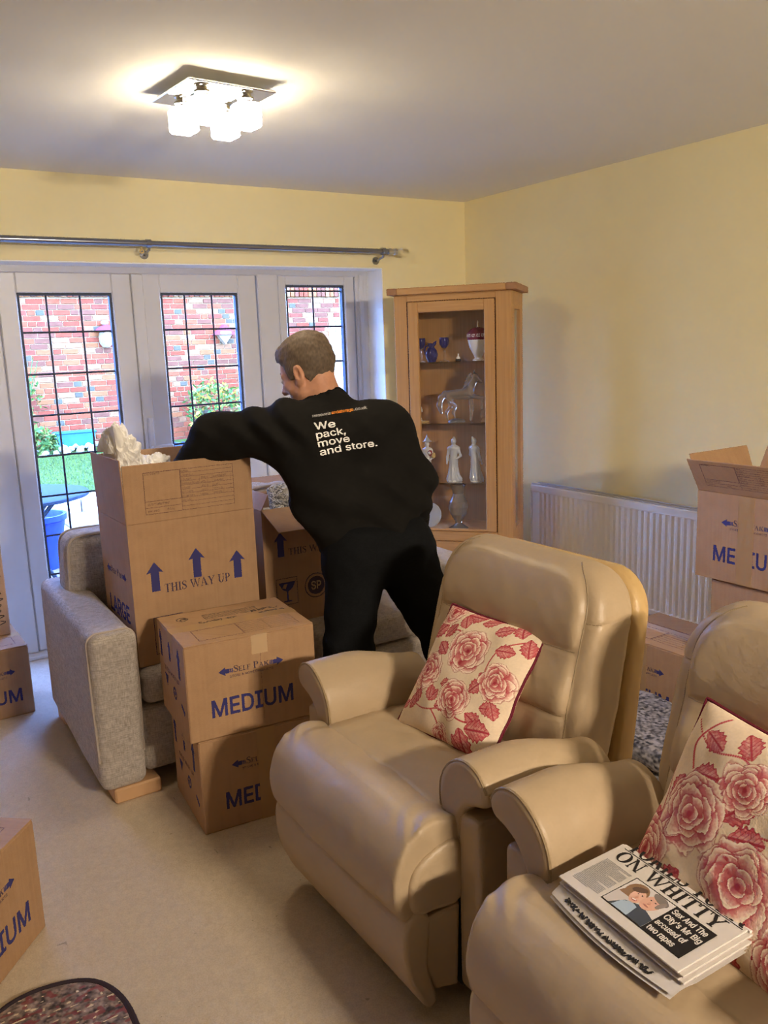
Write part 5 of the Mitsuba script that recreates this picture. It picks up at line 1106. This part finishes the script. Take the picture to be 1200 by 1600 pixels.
# sweatshirt with sleeves, folds, collar, hem
def shirt(x, y, z):
    d = torso(x, y, z, .004)
    d = smin(d, cap(x, y, z, J['tL0']*.5+J['tL1']*.5, J['tR0']*.5+J['tR1']*.5, .112), .06)
    d = smin(d, cap(x, y, z, J['shL'], J['elL'], .098, .080), .07); d = smin(d, cap(x, y, z, J['elL'], J['wrL'], .078, .050), .03)
    d = smin(d, cap(x, y, z, J['shR'], J['elR'], .098, .082), .05); d = smin(d, cap(x, y, z, J['elR'], J['wrR'], .080, .052), .04)
    d = smin(d, cap(x, y, z, NB-.02*UZ, NB+.012*UZ, .085, .074), .05)
    # folds: along the raised sleeve, and diagonal pulls over the back
    r = x*RH[0]+y*RH[1]; u = z
    w1 = np.exp(-((r+.93)/.20)**2)*np.exp(-((z-1.27)/.12)**2)
    w2 = np.exp(-((z-.97)/.14)**2)
    d = d-.010*w1*np.sin((r*.9+z*.45)*58+1.5*np.sin(z*20))
    d = d-.009*w2*np.sin((z*1.0+r*.62)*46+1.2*np.sin(r*13))
    d = d-.010*nz(x, y, z, 11, 3)-.006*nz(x, y, z, 26, 4)
    d = smax(d, -(z-.822-.05*(r+.62)+.012*np.sin(r*18)), .012)
    d = smax(d, -(cap(x, y, z, HC-.02*HF-.045*HU, NB+.01*UZ, .066, .066)), .006)
    d = smax(d, -(ell(x, y, z, J['wrL']+(J['wrL']-J['elL'])*.32, (.06, .06, .06))), .006)
    return d
add(pk+'__sweatshirt', nets(shirt, (-2.60, -2.14, .76), (-1.58, -1.30, 1.44), .0085), 'm_sweat', 70)
wr = J['wrR']; dv = (J['wrR']-J['elR']); dv /= np.linalg.norm(dv)
add(pk+'__cuff', tube([wr-dv*.01, wr+dv*.0, wr+dv*.05, wr+dv*.055], [.05, .056, .050, .044], 24), 'm_sweat', 50)
# trousers
def trous(x, y, z):
    d = smin(cap(x, y, z, J['hipL'], J['knL'], .108, .083), cap(x, y, z, J['hipR'], J['knR'], .112, .085), .035)
    d = smin(d, cap(x, y, z, J['hipL']+.05*UZ, J['hipR']+.05*UZ, .112), .06)
    d = smin(d, smin(cap(x, y, z, J['knL'], J['ftL'], .083, .074), cap(x, y, z, J['knR'], J['ftR'], .085, .074), .01), .03)
    d = d-.008*nz(x, y, z, 13, 6)-.006*nz(x, y, z, 30, 7)-.005*np.sin(z*60+x*20)*np.exp(-((z-.5)/.1)**2)
    return smax(d, .05-z, .01)
add(pk+'__trousers', nets(trous, (-2.25, -2.2, .03), (-1.45, -1.75, .98), .011), 'm_trouser', 70)
for ft, dx in ((J['ftL'], -.02), (J['ftR'], .02)):
    sh = lambda x, y, z: smax(smin(cap(x, y, z, ft+np.array([0, -.06, -.03]), ft+np.array([dx, .13, -.045]), .048, .040), cap(x, y, z, ft+np.array([0, -.02, -.02]), ft+np.array([0, -.02, .03]), .05, .048), .03), .004-z, .004)
    add(pk+'__shoe', nets(sh, ft+[-.1, -.16, -.09], ft+[.12, .22, .1], .009), 'm_shoe', 60)
# the print on his back
exT = np.array([.845, -.535, .10]); eyT = UZ*.985-RH*.19; inw = FH
def project(m, o, mt, name):
    m = m.subdivide_to_size(.012); v = m.vertices
    p = o+v[:, :1]*exT+v[:, 1:2]*eyT-inw*.12
    t = np.zeros(len(p))
    for _ in range(60):
        q = p+inw*t[:, None]; d = shirt(q[:, 0], q[:, 1], q[:, 2]); t += np.clip(d-.0005, -.02, .02)*.7
    q = p+inw*(t-.0003-v[:, 2]*1.0)[:, None]
    add(pk+'__'+name, trimesh.Trimesh(q, m.faces, process=False), mt)
TO = np.array([-2.137, -1.886, 1.263])
def ln_(text, k, w, h=.0228): return sans(text, .0, -.0285*k, h, w, True, .001)
project(cat([ln_('We', 0, .070), ln_('pack,', 1, .098), ln_('move', 2, .106), ln_('and store.', 3, .194)]), TO, 'm_print_white', 'back_lettering')
project(cat([sans('removals', .0, .042, .0095, .062, True, .001)]), TO, 'm_print_grey', 'back_lettering')
project(cat([sans('andstorage', .064, .042, .0095, .075, True, .001)]), TO, 'm_print_orange', 'back_lettering')
project(cat([sans('.co.uk', .141, .042, .0095, .045, True, .001)]), TO, 'm_print_grey', 'back_lettering')
